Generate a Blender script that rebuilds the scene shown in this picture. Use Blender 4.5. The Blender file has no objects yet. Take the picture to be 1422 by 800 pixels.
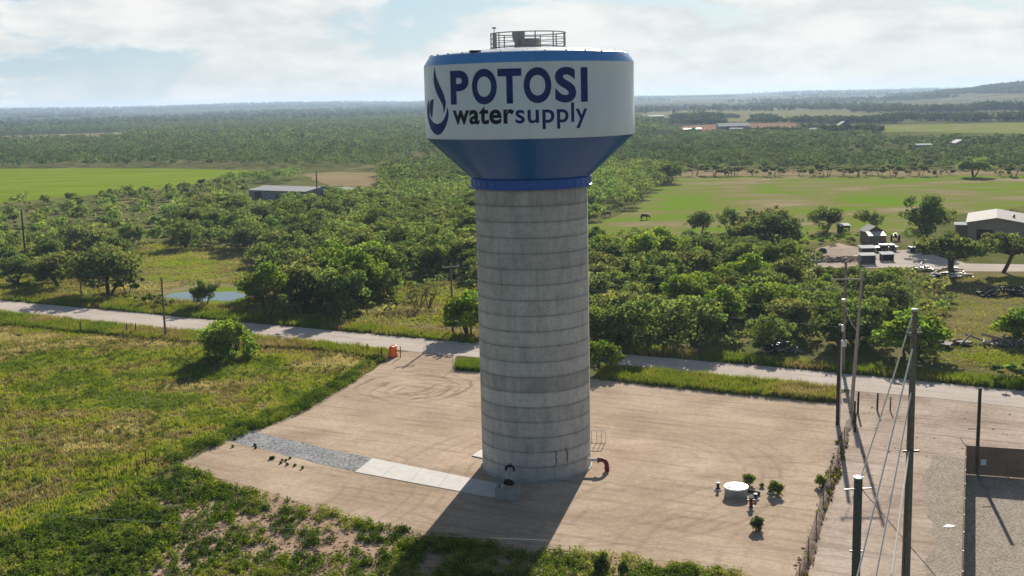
import bpy, bmesh, math, random
import numpy as np
from mathutils import Matrix, Vector
R_=math.radians
scn=bpy.context.scene
col=scn.collection
# ------------------------------------------------------------------ camera
CD,CH,YAW,PITCH,ROLL=92.3547,30.1016,0.0186043,0.1625469,-0.0231475
FPX=1600.0
def _basis():
    f=np.array([-math.sin(YAW)*math.cos(PITCH),math.cos(YAW)*math.cos(PITCH),-math.sin(PITCH)])
    r0=np.array([math.cos(YAW),math.sin(YAW),0.0]); u0=np.cross(r0,f)
    r=r0*math.cos(ROLL)+u0*math.sin(ROLL); u=-r0*math.sin(ROLL)+u0*math.cos(ROLL)
    return f,r,u
CF,CR,CU=_basis(); CC=np.array([0,-CD,CH])
cam=bpy.data.cameras.new('camera'); camo=bpy.data.objects.new('camera',cam); col.objects.link(camo)
M=Matrix.Identity(4)
for i in range(3):
    M[i][0]=CR[i]; M[i][1]=CU[i]; M[i][2]=-CF[i]; M[i][3]=CC[i]
camo.matrix_world=M
cam.sensor_width=36; cam.lens=FPX/1422*36; cam.clip_end=40000; cam.clip_start=0.5
scn.camera=camo
# ------------------------------------------------------------------ sky, sun, exposure
SUN_EL,SUN_AZ=24.0,12.5     # azimuth clockwise from +Y
wd=bpy.data.worlds.new('World'); scn.world=wd; wd.use_nodes=True
nt=wd.node_tree; nt.nodes.clear()
def N(nt,t,**k):
    n=nt.nodes.new(t)
    for a,b in k.items(): setattr(n,a,b)
    return n
out=N(nt,'ShaderNodeOutputWorld'); bg=N(nt,'ShaderNodeBackground'); bg.inputs[1].default_value=0.05
sky=N(nt,'ShaderNodeTexSky',sky_type='NISHITA'); sky.sun_disc=False
sky.sun_elevation=R_(SUN_EL); sky.sun_rotation=R_(SUN_AZ); sky.air_density=1.0; sky.dust_density=1.2; sky.altitude=500
tc=N(nt,'ShaderNodeTexCoord'); DIR=tc.outputs['Generated']
def wmath(op,a,b=None):
    m=N(nt,'ShaderNodeMath',operation=op)
    for k,v in enumerate((a,b)):
        if v is None: continue
        if isinstance(v,bpy.types.NodeSocket): nt.links.new(v,m.inputs[k])
        else: m.inputs[k].default_value=v
    return m.outputs[0]
def wrange(v,a,b,c,d):
    m=N(nt,'ShaderNodeMapRange',interpolation_type='SMOOTHSTEP'); nt.links.new(v,m.inputs[0])
    for k,x in enumerate((a,b,c,d)): m.inputs[k+1].default_value=x
    return m.outputs[0]
def wmix(f,a,b,mode='MIX'):
    m=N(nt,'ShaderNodeMix',data_type='RGBA',blend_type=mode)
    for k,v in ((0,f),(6,a),(7,b)):
        if isinstance(v,bpy.types.NodeSocket): nt.links.new(v,m.inputs[k])
        else: m.inputs[k].default_value=v
    return m.outputs[2]
mp=N(nt,'ShaderNodeMapping'); mp.inputs['Scale'].default_value=(1,1,2.9); mp.inputs['Location'].default_value=(0.37,0.12,0.20)
nt.links.new(DIR,mp.inputs[0])
def wnoise(sc,det,ro,di=0):
    n=N(nt,'ShaderNodeTexNoise'); n.inputs['Scale'].default_value=sc; n.inputs['Detail'].default_value=det; n.inputs['Roughness'].default_value=ro; n.inputs['Distortion'].default_value=di
    nt.links.new(mp.outputs[0],n.inputs['Vector']); return n.outputs[0]
sz=N(nt,'ShaderNodeSeparateXYZ'); nt.links.new(DIR,sz.inputs[0]); EL=sz.outputs[2]
dt=N(nt,'ShaderNodeVectorMath',operation='DOT_PRODUCT'); nt.links.new(DIR,dt.inputs[0]); dt.inputs[1].default_value=(math.sin(R_(SUN_AZ)),math.cos(R_(SUN_AZ)),0)
toward=wrange(dt.outputs['Value'],-.4,.8,.30,1.0)      # clouds and haze are brightest on the sun's side of the sky
low=wrange(EL,.09,.42,1.0,.06)                          # cloud banks lie low, the sky overhead is clear
cover=wrange(wnoise(5.5,8,.56,.3),.41,.50,0,1)
cover=wmath('MAXIMUM',cover,wrange(EL,0.0,.06,.6,0.0))
cover=wmath('MULTIPLY',wmath('MULTIPLY',cover,low),wrange(dt.outputs['Value'],-.6,.6,.35,1.0))
tone=wrange(wnoise(13,6,.6),.3,.68,0,1)
cloud=wmix(tone,(8.3,8.8,8.9,1),(11.0,11.0,10.7,1))
cloud=wmix(1.0,cloud,toward,'MULTIPLY')
blue=wmix(wmath('MULTIPLY',wmath('MULTIPLY',low,.8),toward),sky.outputs[0],(4.6,7.2,9.0,1))
full_=wmix(cover,blue,cloud)
nt.links.new(full_,bg.inputs[0]); nt.links.new(bg.outputs[0],out.inputs[0])
sd=bpy.data.lights.new('sun','SUN'); sd.energy=5.0; sd.angle=R_(0.5); sd.color=(1.0,0.93,0.82)
so=bpy.data.objects.new('sun',sd); col.objects.link(so)
sv=Vector((math.sin(R_(SUN_AZ))*math.cos(R_(SUN_EL)),math.cos(R_(SUN_AZ))*math.cos(R_(SUN_EL)),math.sin(R_(SUN_EL))))
so.rotation_euler=sv.to_track_quat('Z','Y').to_euler(); so.location=(40,60,80)
scn.view_settings.view_transform='Standard'; scn.view_settings.look='None'; scn.view_settings.gamma=1; scn.view_settings.use_curve_mapping=False
scn.view_settings.exposure=0.78
scn.render.engine='CYCLES'
try:
    scn.cycles.use_denoising=True; scn.cycles.denoiser='OPENIMAGEDENOISE'
except Exception: pass
scn.cycles.max_bounces=6; scn.cycles.transparent_max_bounces=8; scn.cycles.volume_bounces=0
# ------------------------------------------------------------------ helpers
def ray(x,y):
    d=CF*FPX+CR*(x-711)-CU*(y-400); return d/FPX
def G(x,y,z=0.0):
    "ground point (height z) seen at photo pixel x,y"
    d=ray(x,y); t=(z-CH)/d[2]; p=CC+d*t; return np.array([p[0],p[1],z])
def HT(bx,by,ty):
    "height of an upright thing standing at pixel bx,by whose top is at row ty"
    g=G(bx,by); zs=np.linspace(0,60,3001); P=np.stack([0*zs+g[0],0*zs+g[1],zs],-1)-CC
    yy=400-FPX*(P@CU)/(P@CF); return float(zs[np.argmin(abs(yy-ty))])
def proj(P):
    d=np.asarray(P,float)-CC; z=d@CF; z=np.where(z<1,1,z)
    return np.stack([711+FPX*(d@CR)/z,400-FPX*(d@CU)/z],-1)
def inpoly(pts,poly):
    x,y=pts[:,0],pts[:,1]; r=np.zeros(len(x),bool); n=len(poly)
    for i in range(n):
        x1,y1=poly[i]; x2,y2=poly[(i+1)%n]
        c=((y1>y)!=(y2>y)); 
        with np.errstate(divide='ignore',invalid='ignore'):
            xi=(x2-x1)*(y-y1)/(y2-y1+1e-12)+x1
        r^=c&(x<xi)
    return r
def vnoise(x,y,s,seed=0):
    x=np.asarray(x)/s+seed*17.3; y=np.asarray(y)/s-seed*9.1
    xi=np.floor(x).astype(np.int64); yi=np.floor(y).astype(np.int64); fx=x-xi; fy=y-yi
    fx=fx*fx*(3-2*fx); fy=fy*fy*(3-2*fy)
    def h(a,b):
        v=(a*374761393+b*668265263+seed*1442695)&0x7fffffff; v=((v^(v>>13))*1274126177)&0x7fffffff
        return ((v^(v>>16))&0xffff)/65535.0
    return (h(xi,yi)*(1-fx)+h(xi+1,yi)*fx)*(1-fy)+(h(xi,yi+1)*(1-fx)+h(xi+1,yi+1)*fx)*fy
def fbm(x,y,s,seed=0,o=4):
    v=0;a=.5;t=0
    for k in range(o):
        v=v+a*vnoise(x,y,s/2**k,seed+k); t+=a; a*=.55
    return v/t
def link(o,parent=None):
    col.objects.link(o)
    if parent is not None: o.parent=parent
    return o
def tag(o,label=None,cat=None,group=None,kind=None):
    if label: o['label']=label
    if cat: o['category']=cat
    if group: o['group']=group
    if kind: o['kind']=kind
    return o
def empty(name,loc,rz=0):
    o=bpy.data.objects.new(name,None); o.location=loc; o.rotation_euler=(0,0,rz); o.empty_display_size=.3
    col.objects.link(o); return o
class MB:
    def __init__(s): s.v=[]; s.f=[]
    def add(s,vs,fs):
        b=len(s.v); s.v+= [tuple(map(float,v)) for v in vs]; s.f+=[tuple(b+i for i in f) for f in fs]; return s
    def box(s,c,d,rz=0,taper=1.0):
        x,y,z=d[0]/2,d[1]/2,d[2]/2; ca,sa=math.cos(rz),math.sin(rz); vs=[]
        for k,(zz,t) in enumerate(((-z,1),(z,taper))):
            for (px,py) in ((-x,-y),(x,-y),(x,y),(-x,y)):
                px*=t;py*=t
                vs.append((c[0]+px*ca-py*sa,c[1]+px*sa+py*ca,c[2]+zz))
        return s.add(vs,[(3,2,1,0),(4,5,6,7),(0,1,5,4),(1,2,6,5),(2,3,7,6),(3,0,4,7)])
    def tube(s,pts,rad,n=8,caps=True):
        pts=[Vector(p) for p in pts]
        if not hasattr(rad,'__len__'): rad=[rad]*len(pts)
        vs=[];fs=[];prev=None
        for i,p in enumerate(pts):
            t=(pts[min(i+1,len(pts)-1)]-pts[max(i-1,0)]).normalized()
            if prev is None:
                a=Vector((0,0,1)) if abs(t.z)<.9 else Vector((1,0,0)); u=t.cross(a).normalized()
            else: u=(prev-t*prev.dot(t)).normalized()
            prev=u; w=t.cross(u)
            for k in range(n):
                an=2*math.pi*k/n; vs.append(p+(u*math.cos(an)+w*math.sin(an))*rad[i])
        for i in range(len(pts)-1):
            for k in range(n):
                a=i*n+k;b=i*n+(k+1)%n; fs.append((a,b,b+n,a+n))
        if caps:
            fs.append(tuple(reversed(range(n)))); fs.append(tuple(range((len(pts)-1)*n,len(pts)*n)))
        return s.add(vs,fs)
    def lathe(s,prof,n=64,c=(0,0,0),a0=0,closed_top=False,closed_bot=False):
        vs=[];fs=[]
        for (r,z) in prof:
            for k in range(n):
                an=2*math.pi*k/n+a0; vs.append((c[0]+r*math.cos(an),c[1]+r*math.sin(an),c[2]+z))
        for i in range(len(prof)-1):
            for k in range(n):
                a=i*n+k;b=i*n+(k+1)%n; fs.append((a,b,b+n,a+n))
        if closed_bot: fs.append(tuple(reversed(range(n))))
        if closed_top: fs.append(tuple(range((len(prof)-1)*n,len(prof)*n)))
        return s.add(vs,fs)
    def ball(s,c,r,n=10,m=6):
        prof=[(max(1e-3,math.sin(math.pi*i/m))*1,-math.cos(math.pi*i/m)) for i in range(m+1)]
        vs=[];fs=[]
        rr=r if hasattr(r,'__len__') else (r,r,r)
        for (q,z) in prof:
            for k in range(n):
                an=2*math.pi*k/n; vs.append((c[0]+q*math.cos(an)*rr[0],c[1]+q*math.sin(an)*rr[1],c[2]+z*rr[2]))
        for i in range(m):
            for k in range(n):
                a=i*n+k;b=i*n+(k+1)%n; fs.append((a,b,b+n,a+n))
        return s.add(vs,fs)
    def build(s,name,m,parent=None,smooth=False,bevel=0):
        me=bpy.data.meshes.new(name); me.from_pydata(s.v,[],s.f); me.update()
        if m: me.materials.append(m)
        o=bpy.data.objects.new(name,me); link(o,parent)
        if bevel:
            md=o.modifiers.new('bevel','BEVEL'); md.width=bevel; md.segments=2; md.limit_method='ANGLE'
        if smooth:
            me.polygons.foreach_set('use_smooth',[True]*len(me.polygons))
        return o
def bigmesh(name,V,quads,colr,mat,tri=False):
    "V (n,3), faces (m,k) arrays, per-face colour (m,3)"
    me=bpy.data.meshes.new(name); n=len(V); m,k=quads.shape
    me.vertices.add(n); me.vertices.foreach_set('co',np.asarray(V,np.float32).ravel())
    me.loops.add(m*k); me.loops.foreach_set('vertex_index',quads.astype(np.int32).ravel())
    me.polygons.add(m); me.polygons.foreach_set('loop_start',(np.arange(m)*k).astype(np.int32))
    try: me.polygons.foreach_set('loop_total',np.full(m,k,np.int32))
    except Exception: pass
    if colr is not None:
        at=me.attributes.new('Col','FLOAT_COLOR','FACE')
        c4=np.ones((m,4),np.float32); c4[:,:3]=colr; at.data.foreach_set('color',c4.ravel())
    me.update(calc_edges=True); me.materials.append(mat)
    return me
# ------------------------------------------------------------------ materials
def newmat(name):
    m=bpy.data.materials.new(name); m.use_nodes=True; t=m.node_tree; t.nodes.clear()
    o=N(t,'ShaderNodeOutputMaterial'); return m,t,o
def setin(n,k,v):
    n.inputs[k].default_value=v
def c4(c): return (c[0],c[1],c[2],1)
def simple(name,c,rough=.7,metal=0,var=.12,scale=3.0,bump=0,spec=.3):
    m,t,o=newmat(name); b=N(t,'ShaderNodeBsdfPrincipled'); t.links.new(b.outputs[0],o.inputs[0])
    setin(b,'Roughness',rough); setin(b,'Metallic',metal); setin(b,'Specular IOR Level',spec)
    tcn=N(t,'ShaderNodeTexCoord'); nz=N(t,'ShaderNodeTexNoise'); setin(nz,'Scale',scale); setin(nz,'Detail',5); setin(nz,'Roughness',.65)
    t.links.new(tcn.outputs['Object'],nz.inputs['Vector'])
    r=N(t,'ShaderNodeValToRGB'); r.color_ramp.elements[0].position=.3; r.color_ramp.elements[1].position=.7
    r.color_ramp.elements[0].color=c4([x*(1-var) for x in c]); r.color_ramp.elements[1].color=c4([min(1,x*(1+var)) for x in c])
    t.links.new(nz.outputs[0],r.inputs[0]); t.links.new(r.outputs[0],b.inputs['Base Color'])
    if bump:
        bp=N(t,'ShaderNodeBump'); setin(bp,'Strength',bump); setin(bp,'Distance',.02); t.links.new(nz.outputs[0],bp.inputs['Height']); t.links.new(bp.outputs[0],b.inputs['Normal'])
    return m
def noise(t,vec,scale,detail=5,rough=.6,dist=0):
    n=N(t,'ShaderNodeTexNoise'); setin(n,'Scale',scale); setin(n,'Detail',detail); setin(n,'Roughness',rough); setin(n,'Distortion',dist)
    t.links.new(vec,n.inputs['Vector']); return n.outputs[0]
def ramp(t,fac,stops):
    r=N(t,'ShaderNodeValToRGB'); e=r.color_ramp.elements
    while len(e)<len(stops): e.new(.5)
    for i,(p,c) in enumerate(stops):
        e[i].position=p; e[i].color=c4(c) if hasattr(c,'__len__') else (c,c,c,1)
    t.links.new(fac,r.inputs[0]); return r.outputs[0]
def mixc(t,fac,a,b,mode='MIX'):
    m=N(t,'ShaderNodeMix',data_type='RGBA',blend_type=mode)
    for k,v in ((0,fac),(6,a),(7,b)):
        if hasattr(v,'is_output') or isinstance(v,bpy.types.NodeSocket): t.links.new(v,m.inputs[k])
        elif k==0: m.inputs[0].default_value=v
        else: m.inputs[k].default_value=c4(v)
    return m.outputs[2]
def math_(t,op,a,b=None,c=None):
    m=N(t,'ShaderNodeMath',operation=op)
    for k,v in enumerate((a,b,c)):
        if v is None: continue
        if isinstance(v,bpy.types.NodeSocket): t.links.new(v,m.inputs[k])
        else: m.inputs[k].default_value=v
    return m.outputs[0]
def objvec(t,scale=(1,1,1),kind='Object'):
    tcn=N(t,'ShaderNodeTexCoord'); mp=N(t,'ShaderNodeMapping'); mp.inputs['Scale'].default_value=scale
    t.links.new(tcn.outputs[kind],mp.inputs[0]); return mp.outputs[0]
def finish(t,o,colr,rough=.95,bump=None,bs=.4,bd=.05,spec=.0):
    b=N(t,'ShaderNodeBsdfPrincipled'); setin(b,'Roughness',rough); setin(b,'Specular IOR Level',spec)
    t.links.new(colr,b.inputs['Base Color']); t.links.new(b.outputs[0],o.inputs[0])
    if bump is not None:
        bp=N(t,'ShaderNodeBump'); setin(bp,'Strength',bs); setin(bp,'Distance',bd); t.links.new(bump,bp.inputs['Height']); t.links.new(bp.outputs[0],b.inputs['Normal'])
    return b
def leafmat(name,trans=.35,vary=.25,rough=None):
    m,t,o=newmat(name)
    a=N(t,'ShaderNodeAttribute'); a.attribute_name='Col'
    oi=N(t,'ShaderNodeObjectInfo')
    f=math_(t,'MULTIPLY_ADD',oi.outputs['Random'],2*vary,1-vary)
    c=mixc(t,1.0,a.outputs['Color'],f,'MULTIPLY')
    d=N(t,'ShaderNodeBsdfDiffuse'); tr=N(t,'ShaderNodeBsdfTranslucent'); mx=N(t,'ShaderNodeMixShader'); mx.inputs[0].default_value=trans
    t.links.new(c,d.inputs[0])
    tc_=mixc(t,1.0,c,(1.25,1.2,.55),'MULTIPLY'); t.links.new(tc_,tr.inputs[0])
    t.links.new(d.outputs[0],mx.inputs[1]); t.links.new(tr.outputs[0],mx.inputs[2]); t.links.new(mx.outputs[0],o.inputs[0])
    return m
LEAF=leafmat('foliage',.52,.25); GRASS=leafmat('grass_blades',.42,0)
# ground
def ground_mat():
    m,t,o=newmat('ground_scrub'); v=objvec(t)
    big=noise(t,v,.022,4,.55); mid=noise(t,v,.16,5,.65); fine=noise(t,v,1.1,6,.75)
    s=math_(t,'ADD',math_(t,'MULTIPLY',big,.5),math_(t,'MULTIPLY',mid,.5))
    base=ramp(t,s,[(.36,(.085,.105,.028)),(.47,(.135,.145,.045)),(.56,(.20,.175,.08)),(.66,(.30,.24,.14))])
    base=mixc(t,ramp(t,fine,[(.3,.0),(.75,.65)]),base,(.085,.10,.03))
    # far land: scrub and pasture seen far away, banded by the lie of the land
    v2=objvec(t,(.0011,.0032,.001)); f1=noise(t,v2,1.6,7,.62); v3=objvec(t,(.012,.02,.01)); f2=noise(t,v3,1.0,5,.7)
    fs=math_(t,'ADD',math_(t,'MULTIPLY',f1,.62),math_(t,'MULTIPLY',f2,.38))
    g=N(t,'ShaderNodeNewGeometry'); sp=N(t,'ShaderNodeSeparateXYZ'); t.links.new(g.outputs['Position'],sp.inputs[0])
    rx=N(t,'ShaderNodeMapRange'); setin(rx,1,150.); setin(rx,2,700.); setin(rx,3,0.); setin(rx,4,.085); t.links.new(sp.outputs[0],rx.inputs[0])
    fs=math_(t,'ADD',fs,rx.outputs[0])
    far=ramp(t,fs,[(.40,(.035,.050,.025)),(.53,(.05,.068,.032)),(.58,(.14,.145,.07)),(.66,(.22,.18,.11))])
    fac=N(t,'ShaderNodeMapRange'); setin(fac,1,700.); setin(fac,2,1300.); t.links.new(sp.outputs[1],fac.inputs[0])
    c=mixc(t,fac.outputs[0],base,far)
    finish(t,o,c,1,fine,.6,.12); return m
def dirt_mat(name,stops,tracks=False,grav=0):
    m,t,o=newmat(name); v=objvec(t)
    a=noise(t,v,.12,6,.62,.4); b=noise(t,v,2.2,6,.72); s=math_(t,'ADD',math_(t,'MULTIPLY',a,.6),math_(t,'MULTIPLY',b,.4))
    c=ramp(t,s,stops)
    h=b
    # drag marks left by the grader, along the road
    vs=objvec(t,(.16,1.5,1)); vr=N(t,'ShaderNodeMapping'); vr.inputs['Rotation'].default_value=(0,0,R_(26)); t.links.new(N(t,'ShaderNodeTexCoord').outputs['Object'],vr.inputs[0])
    vr2=N(t,'ShaderNodeMapping'); vr2.inputs['Scale'].default_value=(.10,1.3,1); t.links.new(vr.outputs[0],vr2.inputs[0])
    st=noise(t,vr2.outputs[0],1.0,5,.6)
    c=mixc(t,ramp(t,st,[(.50,0.0),(.70,.55)]),c,tuple(x*.62 for x in stops[0][1]))
    sp=noise(t,v,7.0,3,.8)
    c=mixc(t,ramp(t,sp,[(.54,0.0),(.69,.65)]),c,tuple(x*.5 for x in stops[0][1]))
    if tracks:
        # tyre rings where a vehicle turned in circles, and straight wheel tracks
        for (cx,cy,r0,r1,sc,st_) in tracks:
            mp_=N(t,'ShaderNodeMapping'); mp_.inputs['Location'].default_value=(-cx,-cy,0); t.links.new(N(t,'ShaderNodeTexCoord').outputs['Object'],mp_.inputs[0])
            dn=N(t,'ShaderNodeTexNoise'); setin(dn,'Scale',.35 if r1<12 else .07); setin(dn,'Detail',2 if r1<12 else 0); t.links.new(mp_.outputs[0],dn.inputs['Vector'])
            ln=N(t,'ShaderNodeVectorMath',operation='LENGTH'); t.links.new(mp_.outputs[0],ln.inputs[0])
            rr=math_(t,'ADD',ln.outputs['Value'],math_(t,'MULTIPLY',dn.outputs[0],2.2))
            w=math_(t,'SINE',math_(t,'MULTIPLY',rr,sc))
            line=ramp(t,math_(t,'MULTIPLY_ADD',w,.5,.5),[(.72,0.0),(.97,1.0)])
            inside=ramp(t,math_(t,'DIVIDE',rr,r1*1.25),[(r0/r1*.8,0.0),(r0/r1*.8+.06,1.0),(.76,1.0),(.8,0.0)])
            pat=ramp(t,noise(t,mp_.outputs[0],.22,3,.6),[(.42,0.0),(.6,1.0)])
            k=math_(t,'MULTIPLY',math_(t,'MULTIPLY',line,inside),math_(t,'MULTIPLY',pat,st_))
            c=mixc(t,k,c,tuple(x*.5 for x in stops[0][1])); 
    finish(t,o,c,1,h,.5,.04); return m
SAND=[(.36,(.335,.25,.178)),(.5,(.45,.345,.255)),(.62,(.55,.435,.33))]
SOIL=[(.35,(.30,.20,.135)),(.5,(.40,.285,.20)),(.65,(.47,.35,.26))]
def gravel_mat(name,stops,sc=5):
    m,t,o=newmat(name); v=objvec(t)
    vo=N(t,'ShaderNodeTexVoronoi'); setin(vo,'Scale',sc); t.links.new(v,vo.inputs['Vector'])
    sep=N(t,'ShaderNodeSeparateColor'); t.links.new(vo.outputs['Color'],sep.inputs[0])
    n_=noise(t,v,.5,5,.7); s=math_(t,'ADD',math_(t,'MULTIPLY',sep.outputs[0],.55),math_(t,'MULTIPLY',n_,.45))
    c=ramp(t,s,stops); finish(t,o,c,.95,vo.outputs['Distance'],.5,.03); return m
def grassfield_mat(name,stops,sx=.02,sy=.06):
    m,t,o=newmat(name); v=objvec(t,(sx,sy,.02)); a=noise(t,v,1.6,6,.6); v2=objvec(t,(.5,1.2,1)); b=noise(t,v2,1.0,5,.7)
    s=math_(t,'ADD',math_(t,'MULTIPLY',a,.72),math_(t,'MULTIPLY',b,.28)); c=ramp(t,s,stops); finish(t,o,c,1,b,.5,.1); return m
def concrete_mat():
    m,t,o=newmat('board_formed_concrete'); tcn=N(t,'ShaderNodeTexCoord'); sp=N(t,'ShaderNodeSeparateXYZ'); t.links.new(tcn.outputs['Object'],sp.inputs[0])
    ang=math_(t,'ARCTAN2',sp.outputs[1],sp.outputs[0])
    ringz=math_(t,'DIVIDE',sp.outputs[2],1.22)
    ri=math_(t,'FLOOR',ringz); rf=math_(t,'FRACT',ringz)
    # panels: ring index + staggered panel index -> random tone
    pan=math_(t,'FLOOR',math_(t,'MULTIPLY_ADD',ang,24/(2*math.pi),math_(t,'MULTIPLY',ri,.5)))
    cb=N(t,'ShaderNodeCombineXYZ'); t.links.new(pan,cb.inputs[0]); t.links.new(ri,cb.inputs[1])
    wn=N(t,'ShaderNodeTexWhiteNoise',noise_dimensions='3D'); t.links.new(cb.outputs[0],wn.inputs[0])
    cb2=N(t,'ShaderNodeCombineXYZ'); t.links.new(math_(t,'ADD',ri,.5),cb2.inputs[0]); wn2=N(t,'ShaderNodeTexWhiteNoise',noise_dimensions='3D'); t.links.new(cb2.outputs[0],wn2.inputs[0])
    # boards
    bf=math_(t,'FRACT',math_(t,'MULTIPLY',ang,144/(2*math.pi))); bl=ramp(t,bf,[(.0,1.0),(.10,0.0),(.88,0.0),(1.0,1.0)])
    cyl=N(t,'ShaderNodeCombineXYZ'); t.links.new(math_(t,'MULTIPLY',ang,4.5),cyl.inputs[0]); t.links.new(sp.outputs[2],cyl.inputs[1])
    mpv=N(t,'ShaderNodeMapping'); mpv.inputs['Scale'].default_value=(1.0,.22,1); t.links.new(cyl.outputs[0],mpv.inputs[0])
    streak=noise(t,mpv.outputs[0],1.5,6,.65); blot=noise(t,cyl.outputs[0],.55,6,.65); fine=noise(t,cyl.outputs[0],9,4,.7)
    s=math_(t,'ADD',math_(t,'MULTIPLY',streak,.55),math_(t,'MULTIPLY',blot,.45))
    s=math_(t,'ADD',s,math_(t,'MULTIPLY_ADD',wn.outputs[0],.05,-.025)); s=math_(t,'ADD',s,math_(t,'MULTIPLY_ADD',wn2.outputs[0],.20,-.10))
    c=ramp(t,s,[(.33,(.33,.325,.315)),(.46,(.45,.445,.43)),(.58,(.53,.525,.505)),(.72,(.62,.61,.59))])
    c=mixc(t,math_(t,'MULTIPLY',bl,.38),c,(.14,.135,.13))
    edge=ramp(t,math_(t,'ADD',rf,math_(t,'MULTIPLY_ADD',fine,.06,-.03)),[(.0,.9),(.07,.35),(.22,0.0),(.84,0.0),(.95,.4),(1.0,.9)])
    pat=ramp(t,blot,[(.3,.45),(.6,1.0)])
    c=mixc(t,math_(t,'MULTIPLY',math_(t,'MULTIPLY',edge,pat),.62),c,(.15,.143,.133))
    mott=ramp(t,noise(t,cyl.outputs[0],2.6,5,.75),[(.50,0.0),(.72,.55)]); c=mixc(t,mott,c,(.19,.178,.16))
    drip=N(t,'ShaderNodeMapping'); drip.inputs['Scale'].default_value=(2.2,.10,1); t.links.new(cyl.outputs[0],drip.inputs[0])
    dr=ramp(t,noise(t,drip.outputs[0],1.0,6,.7),[(.58,0.0),(.72,.38)]); c=mixc(t,dr,c,(.17,.155,.135))
    finish(t,o,c,.9,math_(t,'ADD',fine,math_(t,'MULTIPLY',bl,-.5)),.35,.02,.3); return m
def paint(name,c,rough=.35,var=.05,spec=.5):
    m,t,o=newmat(name); tcn=N(t,'ShaderNodeTexCoord'); sp=N(t,'ShaderNodeSeparateXYZ'); t.links.new(tcn.outputs['Object'],sp.inputs[0])
    ang=math_(t,'ARCTAN2',sp.outputs[1],sp.outputs[0]); cb=N(t,'ShaderNodeCombineXYZ'); t.links.new(math_(t,'MULTIPLY',ang,8.2),cb.inputs[0]); t.links.new(math_(t,'MULTIPLY',sp.outputs[2],.16),cb.inputs[1])
    a=noise(t,cb.outputs[0],.9,7,.68); v=objvec(t); b2=noise(t,v,.35,4,.5)
    cc=ramp(t,math_(t,'ADD',math_(t,'MULTIPLY',a,.6),math_(t,'MULTIPLY',b2,.4)),[(.36,[x*(1-var*2.2) for x in c]),(.5,c),(.64,[min(1,x*(1+var)) for x in c])])
    # plate seams: weld lines every few metres round and up
    pf=math_(t,'FRACT',math_(t,'MULTIPLY',ang,16/(2*math.pi))); zf=math_(t,'FRACT',math_(t,'DIVIDE',math_(t,'SUBTRACT',sp.outputs[2],27.22),1.84))
    sv=ramp(t,pf,[(.0,1.0),(.012,0.0),(.988,0.0),(1.0,1.0)]); sh=ramp(t,zf,[(.0,1.0),(.02,0.0),(.98,0.0),(1.0,1.0)])
    seam=math_(t,'MAXIMUM',sv,sh)
    cc=mixc(t,math_(t,'MULTIPLY',seam,.16),cc,tuple(x*.55 for x in c))
    b=finish(t,o,cc,rough,math_(t,'ADD',math_(t,'MULTIPLY',noise(t,v,.7,2,.5),.6),math_(t,'MULTIPLY',seam,.5)),.25,.03,spec=spec); return m
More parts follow.
